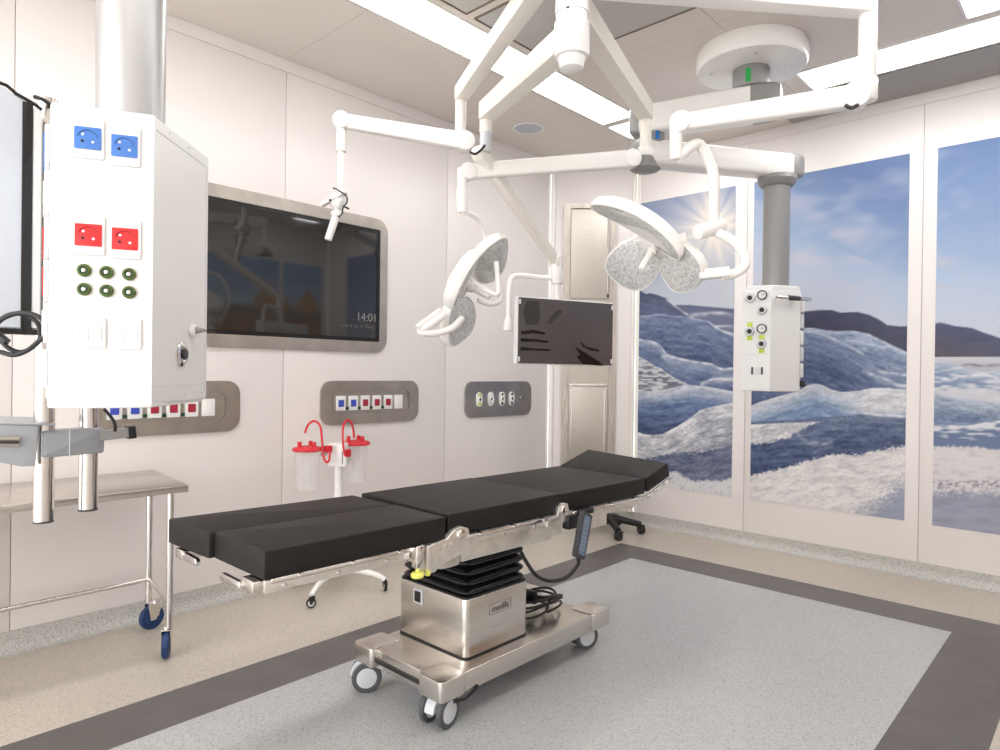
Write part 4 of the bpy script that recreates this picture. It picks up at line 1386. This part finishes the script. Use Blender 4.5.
MB().cyl(p2 + V((0, 0, .03)), at(462.5, 190, 3.42), .026, n=20, bev=.006).build('elbow', M_white, L1)
MB().cyl(at(462.5, 188, 3.42), at(462.5, 213, 3.42), .031, .028, n=20, bev=.006).build('drop_tube', M_white, L1)
lc = at(466, 285, 3.32)
nL = (cr * .86 - cu * .46 - cf * .24).normalized()
def img_axis(n_, ax):
    """petal directions are given against the lamp's long axis and the axis that points away from the room centre"""
    uu_ = (ax - n_ * ax.dot(n_)).normalized()
    vv_ = n_.cross(uu_)
    return uu_, (1 if vv_.dot(cf) > 0 else -1)


ux, sg = img_axis(nL, cr * .47 + cu * .88)
lamp_head(L1, lc, nL, ux, [(sg * math.radians(d), o_, r_, t_, None) for d, o_, r_, t_ in ((272, .34, .38, .46), (30, .62, .34, .46), (146, .60, .38, .44))], .335, .13, 18)
MB().tube([at(462.5, 212, 3.42), at(470, 214, 3.46), at(480, 222, 3.54), at(486, 240, 3.60), at(492, 262, 3.62), at(498, 285, 3.56), at(500, 300, 3.48), at(490, 304, 3.40), at(478, 300, 3.36)], .013, 12, 6).build('yoke', M_white, L1)
mb = MB()
mb.tube([at(496, 262, 3.2), at(497.5, 280, 3.18), at(497, 294, 3.16), at(486, 290, 3.17), at(474, 284, 3.2)], .0125, 12, 6)
mb.build('grab_handle', M_white, L1)
mb = MB()
mb.tube([at(446, 314, 3.22), at(432, 324, 3.2), at(420, 332, 3.2), at(436, 333, 3.2), at(452, 328, 3.22), at(462, 318, 3.26)], .017, 12, 5)
mb.bar(at(418, 330, 3.2), at(442, 312, 3.25), .045, .05, bev=.01)
mb.build('lower_grip', M_white, L1)

# lamp in front of the murals (d)
L2 = thing('surgical_light', 'surgical lamp seen from below in front of the sunburst mural', 'surgical lamp', (PX, PY, 1.9), 'ceiling surgical lamps')
e, d_ = swing_arm(L2, zd_, 868, 5, .075, .095, m=M_white)
dD = (e - CAM).dot(cf)
MB().cyl((e.x, e.y, zd_ + .05), (e.x, e.y, at(868, 82, dD).z), .0355, n=24, bev=.006).build('drop_tube', M_white, L2)
MB().cyl((e.x, e.y, at(868, 78, dD).z), (e.x, e.y, at(868, 102, dD).z), .041, n=24, bev=.012).build('joint_block', M_white, L2)
j0 = at(855, 97, dD - .03); j1 = at(681, 123, 2.95)
joint_arm(L2, j0, j1, .054, .065, .092)
MB().tube([at(845, 105, dD - .08), at(851, 108, dD - .08), at(858, 105, dD - .08)], .008, 8, 4).build('joint_seam', M_dark, L2)
MB().cyl(at(676, 120, 2.95), at(676, 160, 2.95), .028, n=20, bev=.008).build('drop_tube', M_white, L2)
MB().tube([at(677, 158, 2.95), at(684, 152, 2.96), at(692, 146, 2.97), at(698, 144, 2.98), at(703, 149, 2.99), at(709, 162, 3.0), at(713.5, 175, 3.0), at(714, 200, 3.0), at(713.5, 230, 3.0)], .024, 14, 5).build('swan_neck', M_white, L2)
MB().cyl(at(697, 233, 2.96), at(722, 225, 3.02), .034, n=22, bev=.008).build('pivot', M_white, L2)
MB().tube([at(716, 232, 3.0), at(728, 238, 2.98), at(738, 246, 2.96), at(745, 258, 2.95), at(744, 267, 2.95), at(735, 273, 2.97), at(722, 276, 2.98)], .022, 14, 6).build('yoke', M_white, L2)
MB().bar(at(699, 275, 3.0), at(729, 272, 2.97), .06, .045, bev=.01).build('yoke_block', M_white, L2)
lc2 = at(655, 246, 3.08)
nL2 = (cr * -.50 - cu * .74 - cf * .45).normalized()
ux, sg = img_axis(nL2, cr * .83 - cu * .56)
lamp_head(L2, lc2, nL2, ux, [(sg * math.radians(d), o_, r_, t_, ta) for d, o_, r_, t_, ta in ((98, .50, .42, .38, None), (212, .42, .32, .72, sg * math.radians(266)), (0, .46, .36, .40, None))], .325, .15, 24)
MB().bar(at(690, 268, 3.05), at(704, 275, 3.0), .05, .04, bev=.01).build('yoke_bracket', M_white, L2)
MB().bar(at(677, 236, 3.04), at(684, 256, 3.04), .09, .07, .08, .05, bev=.02).build('drive_housing', M_white, L2)

# ------------------------------------------------------------------ right-hand supply pendant
RP = thing('ceiling_pendant', 'supply pendant with grey column and white gas outlet box in front of the murals', 'medical pendant', tuple(at(775, 390, 4.72)), 'ceiling supply pendants')
dc = onz(751, 70, 3.39)
fz = F((dc.x, dc.y, 0), (1, 0, 0), (0, 1, 0))
o = MB().lathe(fz, [(.10, CH - .001), (.325, CH - .001), (.335, CH - .02), (.338, 3.415), (.325, 3.392), (.30, 3.388), (.02, 3.386)], 56).build('ceiling_cover', M_white, RP)
mb = MB()
for k in range(4):
    a = .5 + k * PI / 2
    mb.cyl((dc.x + .24 * math.cos(a), dc.y + .24 * math.sin(a), 3.382), (dc.x + .24 * math.cos(a), dc.y + .24 * math.sin(a), 3.392), .008, n=10)
mb.build('cover_screw', M_hub, o)
MB().cyl((dc.x, dc.y, 3.388), (dc.x, dc.y, 3.262), .112, n=36, bev=.006).build('upper_bearing', M_grey, RP)
mk = at(741.5, 79, 3.9)
dv = (V((mk.x - dc.x, mk.y - dc.y, 0))).normalized()
fmk = F((dc.x + dv.x * .110, dc.y + dv.y * .110, 3.315), dv.cross(V((0, 0, 1))), (0, 0, 1)); fmk.n = dv
MB().prism(fmk, rrect(.032, .085, .006, 3), 0, .006, .001).build('green_marker', M_greenmark, RP)
DJ = 4.51
jc = at(652, 131, DJ)
uz = 3.165
d_ = V((jc.x - dc.x, jc.y - dc.y, 0)).normalized()
a0 = V((dc.x, dc.y, uz)) - d_ * .02; a1 = V((jc.x, jc.y, uz)) + d_ * .08
MB().bar(a0, a1, .20, .20, .18, .19, .03).build('upper_arm', M_white, RP)


def end_cap(t, p, d_, w, h, L=.07, nm='end_cap'):
    f_ = F(p, d_.cross(V((0, 0, 1))), (0, 0, 1)); f_.n = d_
    rings = []
    for (s_, c_) in ((1.0, -.01), (1.0, L * .35), (.93, L * .75), (.72, L), (.3, L * 1.05)):
        rings.append([f_.p(a_, b_, c_) for a_, b_ in rrect(w * s_, h * (s_ * .5 + .5), .03, 5)])
    return MB().loops(rings).build(nm, M_grey, t)


end_cap(RP, a0, -d_, .205, .205, .16)
end_cap(RP, a1, d_, .185, .195, .06)
MB().cyl((jc.x, jc.y, 3.075), (jc.x, jc.y, 3.0), .085, n=32, bev=.006).build('lower_bearing', M_grey, RP)
bmk = at(658.5, 137, DJ - .1)
dv = V((bmk.x - jc.x, bmk.y - jc.y, 0)).normalized()
fmk = F((jc.x + dv.x * .083, jc.y + dv.y * .083, 3.045), dv.cross(V((0, 0, 1))), (0, 0, 1)); fmk.n = dv
MB().prism(fmk, rrect(.028, .06, .005, 3), 0, .006, .001).build('blue_marker', M_bluemark, RP)
DC_ = 4.74
kc = at(777, 180, DC_)
lz = 2.94
d_ = V((kc.x - jc.x, kc.y - jc.y, 0)).normalized()
a0 = V((jc.x, jc.y, lz)) - d_ * .08; a1 = V((kc.x, kc.y, lz)) + d_ * .09
MB().bar(a0, a1, .17, .165, .16, .165, .03).build('lower_arm', M_white, RP)
end_cap(RP, a1, d_, .165, .17, .09)
end_cap(RP, a0, -d_, .175, .17, .05)
MB().lathe(F((kc.x, kc.y, 0), (1, 0, 0), (0, 1, 0)), [(.09, 2.875), (.13, 2.865), (.135, 2.835), (.115, 2.80), (.10, 2.79)], 36).build('column_collar', M_grey, RP)
MB().cyl((kc.x, kc.y, 2.80), (kc.x, kc.y, 2.04), .090, n=40).build('column', M_grey, RP)


def column_head(t, pts, z0, z1, dome=.0, m=M_pend):
    f_ = F((0, 0, 0), (1, 0, 0), (0, 1, 0))
    q = [(p.x, p.y) for p in pts]
    return MB().prism(f_, q, z0, z1, .010).build('service_head', m, t, 25)


def flat(p): return V((p.x, p.y, 0))


zt_, zb_r = 2.045, 1.338
A_ = flat(at(741.5, 340, 4.70)); B_ = flat(at(770.5, 340, 4.60)); C_ = flat(at(800, 340, 4.66))
D_ = flat(at(801, 340, 4.98)); E_ = flat(at(748, 340, 5.02))
hd = column_head(RP, [A_, B_, C_, D_, E_], zb_r, zt_)
MB().prism(F((0, 0, 0), (1, 0, 0), (0, 1, 0)), [((p.x - (B_.x + D_.x) / 2) * .92 + (B_.x + D_.x) / 2, (p.y - (B_.y + D_.y) / 2) * .92 + (B_.y + D_.y) / 2) for p in (A_, B_, C_, D_, E_)], zt_ - .005, zt_ + .035, .012).build('top_cover', M_pend, hd, 25)
fl = F(A_, (B_ - A_), (0, 0, 1)); fl.n = V(((B_ - A_).y, -(B_ - A_).x, 0)).normalized()
if fl.n.dot(flat(cf)) > 0: fl.n = -fl.n
LW = (B_ - A_).length


def zpx(py, d=4.65): return at(770, py, d).z


for py in (322, 354.5):
    MB().box((.004, zpx(py) - .0015, -.001), (LW - .004, zpx(py) + .0015, .001), .0002, fl).build('panel_joint', M_hub, hd)
for (a_, py, kind) in ((.055, 298, 'g'), (.135, 305.5 + 5, 'g'), (.055, 331.5, 'l'), (.135, 344.2, 'l')):
    z_ = zpx(py)
    ff = fl.sub(a_, z_, .0005)
    if kind == 'l':
        mb = MB()
        for s_ in (-1, 1):
            mb.box((-.018, s_ * .046 - .017, 0), (.018, s_ * .046 + .017, .003), .001, ff)
        mb.build('lime_label', M_lime, hd)
    o = MB().lathe(ff, [(.033, 0), (.033, .012), (.028, .02), (.018, .022), (.016, .012)], 24).build('gas_outlet', M_hub, hd)
    MB().prism(ff, circ(.017, 16), .010, .014).build('bore', M_black, o)
for py in (295.5, 329):
    ff = fl.sub(.135, zpx(py), .0005)
    o = MB().prism(ff, circ(.028, 24), 0, .008).build('pressure_gauge', M_pend, hd)
    MB().ring(ff, circ(.033, 28), circ(.026, 28), 0, .013).build('gauge_ring', M_black, o)
    MB().box((-.002, -.002, .008), (.012, .002, .0095), .0005, F(ff.o, (ff.u + ff.v * .5), ff.v - ff.u * .5, ff.n)).build('needle', M_dark, o)
for i, a_ in enumerate((.075, .108, .140)):
    ff = fl.sub(a_, zpx(371), .0005)
    MB().prism(ff, rrect(.011 if i != 1 else .024, .052, .002, 2), 0, .008, .001).build('data_port', M_black if i != 1 else M_hub, hd)
# handle rail on the right face
f2 = F(B_, (C_ - B_), (0, 0, 1)); f2.n = V(((C_ - B_).y, -(C_ - B_).x, 0)).normalized()
if f2.n.dot(flat(cf)) > 0: f2.n = -f2.n
o = MB().cyl(f2.p(.01, zpx(298.5), .045), f2.p(.285, zpx(299.5), .045), .013, n=16, bev=.003).build('grab_rail', M_chrome, RP)
MB().cyl(f2.p(.10, zpx(298.5), .045), f2.p(.195, zpx(299), .045), .0165, n=16, bev=.003).build('rail_grip', M_dark, o)
mb = MB()
for a_ in (.04, .17):
    mb.cyl(f2.p(a_, zpx(298.5), .0), f2.p(a_, zpx(298.5), .045), .008, n=10)
mb.build('rail_bracket', M_chrome, o)
# side socket strip at the right edge
f3 = F(C_, (D_ - C_), (0, 0, 1)); f3.n = V(((D_ - C_).y, -(D_ - C_).x, 0)).normalized()
if f3.n.dot(flat(cr)) < 0: f3.n = -f3.n
for i in range(5):
    MB().box((.04, zb_r + .10 + i * .115, -.002), (.24, zb_r + .20 + i * .115, .022), .006, f3).build('side_socket', M_hub if i % 2 else M_pend, hd)
MB().cyl(f3.p(.08, zb_r + .055, .0), f3.p(.08, zb_r + .055, .035), .022, n=14, bev=.004).build('cable_gland', M_black, hd)

# ------------------------------------------------------------------ left-hand supply pendant
LPn = thing('ceiling_pendant', 'large white supply pendant with red and blue sockets under a silver column', 'medical pendant', tuple(flat(at(130, 400, 1.7)) + V((0, 0, 1.0))), 'ceiling supply pendants')
P0 = flat(at(49, 250, 1.55)); P1 = flat(at(153, 250, 1.62)); P2 = flat(at(207.5, 250, 1.94))
P3 = flat(at(150, 250, 2.12)); P4 = flat(at(48, 250, 1.98)); 
zl0, zl1 = 1.358, 2.068
# rounded front bottom edge handled by bevel
hd = column_head(LPn, [P0, P1, P2, P3, P4], zl0, zl1)
cx2 = at(131, 110, 1.85)
MB().cyl((cx2.x, cx2.y, zl1 - .002), (cx2.x, cx2.y, CH - .08), .086, n=48).build('column', M_silver, LPn)
MB().cyl((cx2.x, cx2.y, CH - .10), (cx2.x, cx2.y, CH - .001), .22, n=40, bev=.01).build('ceiling_flange', M_white, LPn)
ff = F(P0, (P1 - P0), (0, 0, 1)); ff.n = V(((P1 - P0).y, -(P1 - P0).x, 0)).normalized()
if ff.n.dot(flat(cf)) > 0: ff.n = -ff.n
FW = (P1 - P0).length


def face_uv(f_, px, py):
    """where a sight line meets the face plane, in the face's own metres"""
    q = ray(px, py); t_ = (f_.o - CAM).dot(f_.n) / q.dot(f_.n)
    h = CAM + q * t_ - f_.o
    return h.dot(f_.u), h.dot(f_.v)


# module joints
for (px, py) in ((100, 213.5), (100, 305)):
    u0, v0 = face_uv(ff, px, py)
    MB().box((.003, v0 - .0011, -.001), (FW - .002, v0 + .0011, .0008), .0002, ff).build('panel_joint', M_hub, hd)
# bulging lower lip
mb = MB()
pts = []
for i in range(13):
    s_ = i / 12
    p = P0 * (1 - s_) + P1 * s_ + ff.n * (.018 * math.sin(PI * s_))
    pts.append((p.x, p.y))
pts += [(P2.x * .94 + P3.x * .06, P2.y * .94 + P3.y * .06), (P3.x, P3.y), (P4.x, P4.y)]
mb.prism(F((0, 0, 0), (1, 0, 0), (0, 1, 0)), pts, zl0 - .006, zl0 + .012, .004)
mb.build('bottom_lip', M_pend, hd, 25)


def big_socket(px, py, m, nm='power_socket'):
    a_, b_ = face_uv(ff, px, py)
    g_ = ff.sub(a_, b_, .0005)
    o = MB().prism(g_, rrect(.068, .094, .004, 3), 0, .005, .0015).build(nm, M_pend, hd)
    MB().prism(g_, rrect(.056, .052, .002, 2), .005, .0075, .0006).build('socket_insert', m, o, label=('blue' if m is M_blue else 'red') + ' socket insert')
    k = bpy.data.materials.get(m.name + '_shade') or mat(m.name + '_shade', tuple(c_ * .55 for c_ in m.node_tree.nodes['Principled BSDF'].inputs['Base Color'].default_value[:3]), .4)  # darkened copy of the insert colour, painted shade along the upper rim
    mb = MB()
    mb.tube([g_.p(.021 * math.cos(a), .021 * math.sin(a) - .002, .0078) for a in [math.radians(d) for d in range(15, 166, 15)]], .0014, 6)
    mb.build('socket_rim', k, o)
    mb = MB()
    for (x_, y_) in ((-.010, .008), (.011, -.009)):
        mb.cyl(g_.p(x_, y_, .007), g_.p(x_, y_, .0085), .0032, n=10)
    for y_ in (-.038, .038):
        mb.cyl(g_.p(0, y_, .005), g_.p(0, y_, .0062), .0022, n=10)
    mb.build('pin_hole', M_hub, o)
    MB().cyl(g_.p(-.011, -.008, .007), g_.p(-.011, -.008, .0085), .0035, n=10).build('earth_hole', M_black, o)


big_socket(88.5, 139, M_blue); big_socket(125, 147, M_blue)
big_socket(89, 235.5, M_red); big_socket(125.5, 239.5, M_red)
for (px, py) in ((84.5, 270.5), (107, 272.5), (129.5, 274.5), (84.5, 289.5), (107, 291), (129.5, 292.5)):
    a_, b_ = face_uv(ff, px, py)
    g_ = ff.sub(a_, b_, .0005)
    o = MB().lathe(g_, [(.015, 0), (.015, .006), (.0125, .009), (.009, .009), (.008, .004)], 20).build('earth_stud', M_brass, hd)
    MB().ring(g_, circ(.0105, 18), circ(.0075, 18), .008, .0105).build('green_ring', M_green, o)
    MB().cyl(g_.p(0, 0, .003), g_.p(0, 0, .010), .0048, n=12, bev=.001).build('stud_tip', M_chrome, o)
for (px, py) in ((90, 333), (126, 334)):
    a_, b_ = face_uv(ff, px, py)
    g_ = ff.sub(a_, b_, .0005)
    o = MB().prism(g_, rrect(.068, .074, .004, 3), 0, .005, .0015).build('data_socket', M_pend, hd)
    for s_ in (-1, 1):
        q_ = MB().prism(g_.sub(s_ * .0135, .003, .005), rrect(.025, .044, .002, 2), 0, .0015, .0004).build('data_insert', M_pend, o)
        MB().ring(g_.sub(s_ * .0135, .003, .0065), rrect(.024, .043, .002, 2), rrect(.0225, .0415, .002, 2), -.0005, .0004).build('insert_edge', M_hub, q_)
        MB().ring(g_.sub(s_ * .0135, .000, .0065), rrect(.014, .012, .001, 2), rrect(.0125, .0105, .001, 2), -.0002, .0006).build('port_edge', M_bracket, q_)
    mb = MB()
    for y_ in (-.031, .031):
        mb.cyl(g_.p(0, y_, .005), g_.p(0, y_, .0062), .0022, n=10)
    mb.build('screw', M_hub, o)
# lock and cable gland on the right side face
fg = F(P1, (P2 - P1), (0, 0, 1)); fg.n = V(((P2 - P1).y, -(P2 - P1).x, 0)).normalized()
if fg.n.dot(flat(cf)) > 0 and fg.n.dot(flat(cr)) < 0: fg.n = -fg.n
if fg.n.dot(flat(cr)) < 0: fg.n = -fg.n
a_, b_ = face_uv(fg, 181, 354)
g_ = fg.sub(a_, b_, .0005)
o = MB().lathe(g_, [(.034, 0), (.034, .004), (.027, .008), (.020, .008), (.019, .003), (.004, .003)], 28).build('round_lock', M_chrome, hd)
MB().lathe(g_, [(.014, .002), (.014, .013), (.008, .015), (.004, .015)], 20).build('lock_core', M_dark, o)
a_, b_ = face_uv(fg, 191, 330)
g_ = fg.sub(a_, b_, .0)
o = MB().cyl(g_.p(0, 0, 0), g_.p(0, 0, .014), .017, n=18, bev=.003).build('outlet_plug', M_white, hd)
MB().cyl(g_.p(0, 0, .012), g_.p(.01, 0, .035), .011, .004, n=16).build('plug_tip', M_grey, o)
MB().tube([g_.p(.01, 0, .033), g_.p(.03, -.002, .040), g_.p(.05, -.003, .045)], .002, 8, 4).build('plug_wire', M_black, o)
# side-face edging
mb = MB()
GL = (P2 - P1).length
for (q0, q1, zz) in ((.01, GL - .008, zl1 - .035), ):
    mb.box((q0, zz - .0012, -.001), (q1, zz + .0012, .001), .0002, fg)
mb.box((GL - .014, zl0 + .02, -.001), (GL - .012, zl1 - .035, .001), .0002, fg)
mb.box((.01, zl0 + .045, -.001), (GL - .01, zl0 + .0465, .001), .0002, fg)
for q0 in (.25, .6):
    mb.cyl(fg.p(GL * q0, zl1 - .018, 0), fg.p(GL * q0, zl1 - .018, .0015), .003, n=8)
    mb.cyl(fg.p(GL * q0 + .1, zl0 + .02, 0), fg.p(GL * q0 + .1, zl0 + .02, .0015), .003, n=8)
mb.build('cover_seam', M_hub, hd)
# sockets on the hidden left face, seen edge-on
fh = F(P0, (P4 - P0), (0, 0, 1)); fh.n = V(((P4 - P0).y, -(P4 - P0).x, 0)).normalized()
if fh.n.dot(flat(cr)) > 0: fh.n = -fh.n
for i, (py, m) in enumerate(((160, M_blue), (205, M_pend), (248, M_red), (285, M_red), (325, M_pend), (368, M_pend))):
    z_ = at(47, py, 1.7).z
    o = MB().box((.03, z_ - .045, 0), (.11, z_ + .045, .010), .003, fh).build('side_socket', M_pend, hd)
    MB().box((.042, z_ - .028, .010), (.098, z_ + .028, .013), .001, fh).build('socket_insert', m, o)
    o = MB().box((.14, z_ - .045, 0), (.22, z_ + .045, .010), .003, fh).build('side_socket', M_pend, hd)
    MB().box((.152, z_ - .028, .010), (.208, z_ + .028, .013), .001, fh).build('socket_insert', m, o)

# twin tubes and clamp below / behind the box
q1 = at(44, 440, 2.0); q2 = at(88.5, 440, 2.10)
MB().cyl((q1.x, q1.y, at(44, 100, 2.0).z), (q1.x, q1.y, at(44, 521, 2.0).z), .0272, n=28).build('equipment_tube', M_tube, LPn)
MB().cyl((q2.x, q2.y, zl0 + .05), (q2.x, q2.y, at(88, 509, 2.10).z), .0268, n=28).build('equipment_tube', M_tube, LPn)
for q, zz in ((q1, at(44, 521, 2.0).z), (q2, at(88, 509, 2.10).z)):
    MB().cyl((q.x, q.y, zz - .004), (q.x, q.y, zz + .002), .0275, n=24).build('tube_end', M_dark, LPn)
dd = V((q2.x - q1.x, q2.y - q1.y, 0)).normalized()
zcl = at(66, 444, 2.0).z
fcl = F((q1.x, q1.y, zcl), dd, (0, 0, 1)); fcl.n = V((dd.y, -dd.x, 0))
if fcl.n.dot(flat(cf)) > 0: fcl.n = -fcl.n
Lq = V((q2.x - q1.x, q2.y - q1.y, 0)).length
cb_ = MB()
cb_.box((-.015, -.040, -.032), (Lq + .035, .042, .034), .010, fcl)
cl = cb_.build('tube_clamp', M_bracket, LPn)
MB().box((.055, -.042, .033), (.058, .044, .036), .001, fcl).build('clamp_seam', M_hub, cl)
lo = V((cr.x, cr.y, 0)).normalized()
mb = MB()
ra0 = at(99, 436, 2.10); ra1 = at(133, 432, 2.16)
mb.bar(ra0, ra1, .03, .03, bev=.004)
rl_ = mb.build('rail_end', M_grey, LPn)
MB().bar(at(127, 432.5, 2.15), at(134, 431.5, 2.165), .042, .042, bev=.006).build('rail_stop', M_black, rl_)
MB().tube([at(104, 409, 2.08), at(111, 417, 2.08), at(115, 424, 2.08), at(115, 431, 2.09)], .005, 8, 4).build('hanging_wire', M_black, LPn)
# shelf bracket running out of the frame
SH = thing('shelf_bracket', 'grey shelf bracket with rail at the left edge, clamped to steel tubes', 'bracket', tuple(at(0, 466, 1.9)))
b0_ = at(37, 444, 1.955); b1_ = at(-60, 444, 1.82)
fb = F(b0_, (b1_ - b0_), (0, 0, 1)); fb.n = fb.u.cross(V((0, 0, 1)))
if fb.n.dot(cf) > 0: fb.n = -fb.n
Lb = (b1_ - b0_).length
hpx = lambda p: p * 1.95 / FPX
MB().prism(fb, [(0, -hpx(22)), (hpx(12), -hpx(22)), (Lb, -hpx(6)), (Lb, hpx(19)), (0, hpx(19))], -.012, .010, .003).build('side_plate', M_bracket, SH)
mb = MB()
mb.box((hpx(14), -.006, .010), (Lb, .022, .026), .003, fb)
r_ = mb.build('side_rail', M_steel, SH)
MB().box((hpx(15), .003, .026), (Lb, .013, .028), .001, fb).build('rail_groove', M_dark, r_)
MB().box((hpx(-14), hpx(19), -.30), (Lb, hpx(21), .012), .002, fb).build('shelf_plate', M_bracket, SH)

# monitor seen at the left edge
e0_ = at(41, 220, 1.93)
MM = thing('side_monitor', 'pale upright display with black edge strip cut off by the left edge', 'monitor', tuple(at(10, 335, 1.85)))
f_ = F(flat(at(41, 220, 1.90)), flat(at(-80, 220, 1.72)) - flat(at(41, 220, 1.90)), (0, 0, 1)); f_.n = f_.u.cross(V((0, 0, 1)))
if f_.n.dot(flat(cf)) > 0: f_.n = -f_.n
zA, zB = at(20, 330, 1.86).z, at(30, 103, 1.88).z
mpx = 1.88 / FPX
Lm = .32
pts = [(0.022, zA), (Lm, zA), (Lm, zB + .035), (.11, zB + .034), (.06, zB + .012), (.022, zB)]
MB().prism(f_, [(a, b) for a, b in pts], -.035, .0, .004).build('housing', M_paleblue, MM)
MB().box((.0, zA - .0, -.035), (.021, zB - .012, .0), .003, f_).build('side_cover', M_pend, MM)
MB().box((.021, zA - .01, -.036), (.046, zB, .003), .002, f_).build('edge_strip', M_bez, MM)
mb = MB()
mb.tube([f_.p(.0, zB - .012, .0), f_.p(.02, zB + .0, .0), f_.p(.06, zB + .016, .0), f_.p(.11, zB + .038, .0), f_.p(Lm, zB + .039, .0)], .005, 8, 3)
mb.build('top_trim', M_bez, MM)
mb = MB()
mb.box((-.045, zA - .012, -.03), (Lm, zA + .012, .0), .004, f_)
mb.build('bottom_bar', M_bez, MM)
mb = MB()
mb.tube([at(35, 97, 1.9), at(42, 99, 1.93), at(49, 104, 1.97), at(48, 109, 1.98)], .006, 8, 4)
mb.box((at(46, 107, 1.99).x - .014, at(46, 107, 1.99).y - .014, at(46, 110, 1.99).z - .012), (at(46, 107, 1.99).x + .014, at(46, 107, 1.99).y + .014, at(46, 104, 1.99).z + .012), .004)
mb.build('top_hinge', M_black, MM)

# looped cable hanging at the monitor's lower edge
CC = thing('looped_cable', 'black cable looped and hanging in front of the left display', 'cable', tuple(at(18, 356, 1.75)))
mb = MB()
dd_ = 1.76
loop = [(-14, 340), (-4, 324), (10, 314.5), (26, 315), (38, 324), (40, 338), (34, 346), (22, 352), (10, 349), (0, 340), (-12, 330)]
mb.tube([at(x, y, dd_) for x, y in loop], .0062, 10, 6)
loop = [(-14, 350), (0, 352), (14, 355), (28, 350), (40, 340), (46.5, 334), (46, 324), (36, 315.5), (20, 313), (4, 318), (-10, 330)]
mb.tube([at(x, y, dd_ - .03) for x, y in loop], .0062, 10, 6)
mb.build('cable', M_black, CC)
MB().bar(at(-8, 330, dd_ - .02), at(7, 342, dd_ - .02), .02, .016, bev=.005).build('connector', M_black, CC)

# ------------------------------------------------------------------ camera, world, render look
cd = bpy.data.cameras.new('camera'); co = bpy.data.objects.new('camera', cd)
COL.objects.link(co)
cd.sensor_width = 36; cd.lens = FPX * 36 / 1000; cd.clip_start = .02
mw = Matrix((( cr.x, cu.x, -cf.x, CAM.x), (cr.y, cu.y, -cf.y, CAM.y), (cr.z, cu.z, -cf.z, CAM.z), (0, 0, 0, 1)))
co.matrix_world = mw
SC.camera = co

w = bpy.data.worlds.new('world'); SC.world = w; w.use_nodes = True
bg = w.node_tree.nodes['Background']
bg.inputs[0].default_value = (1., .995, .99, 1); bg.inputs[1].default_value = 3.9
SC.view_settings.view_transform = 'Standard'; SC.view_settings.look = 'None'
SC.view_settings.gamma = 1; SC.view_settings.exposure = 0.13; SC.view_settings.use_curve_mapping = False
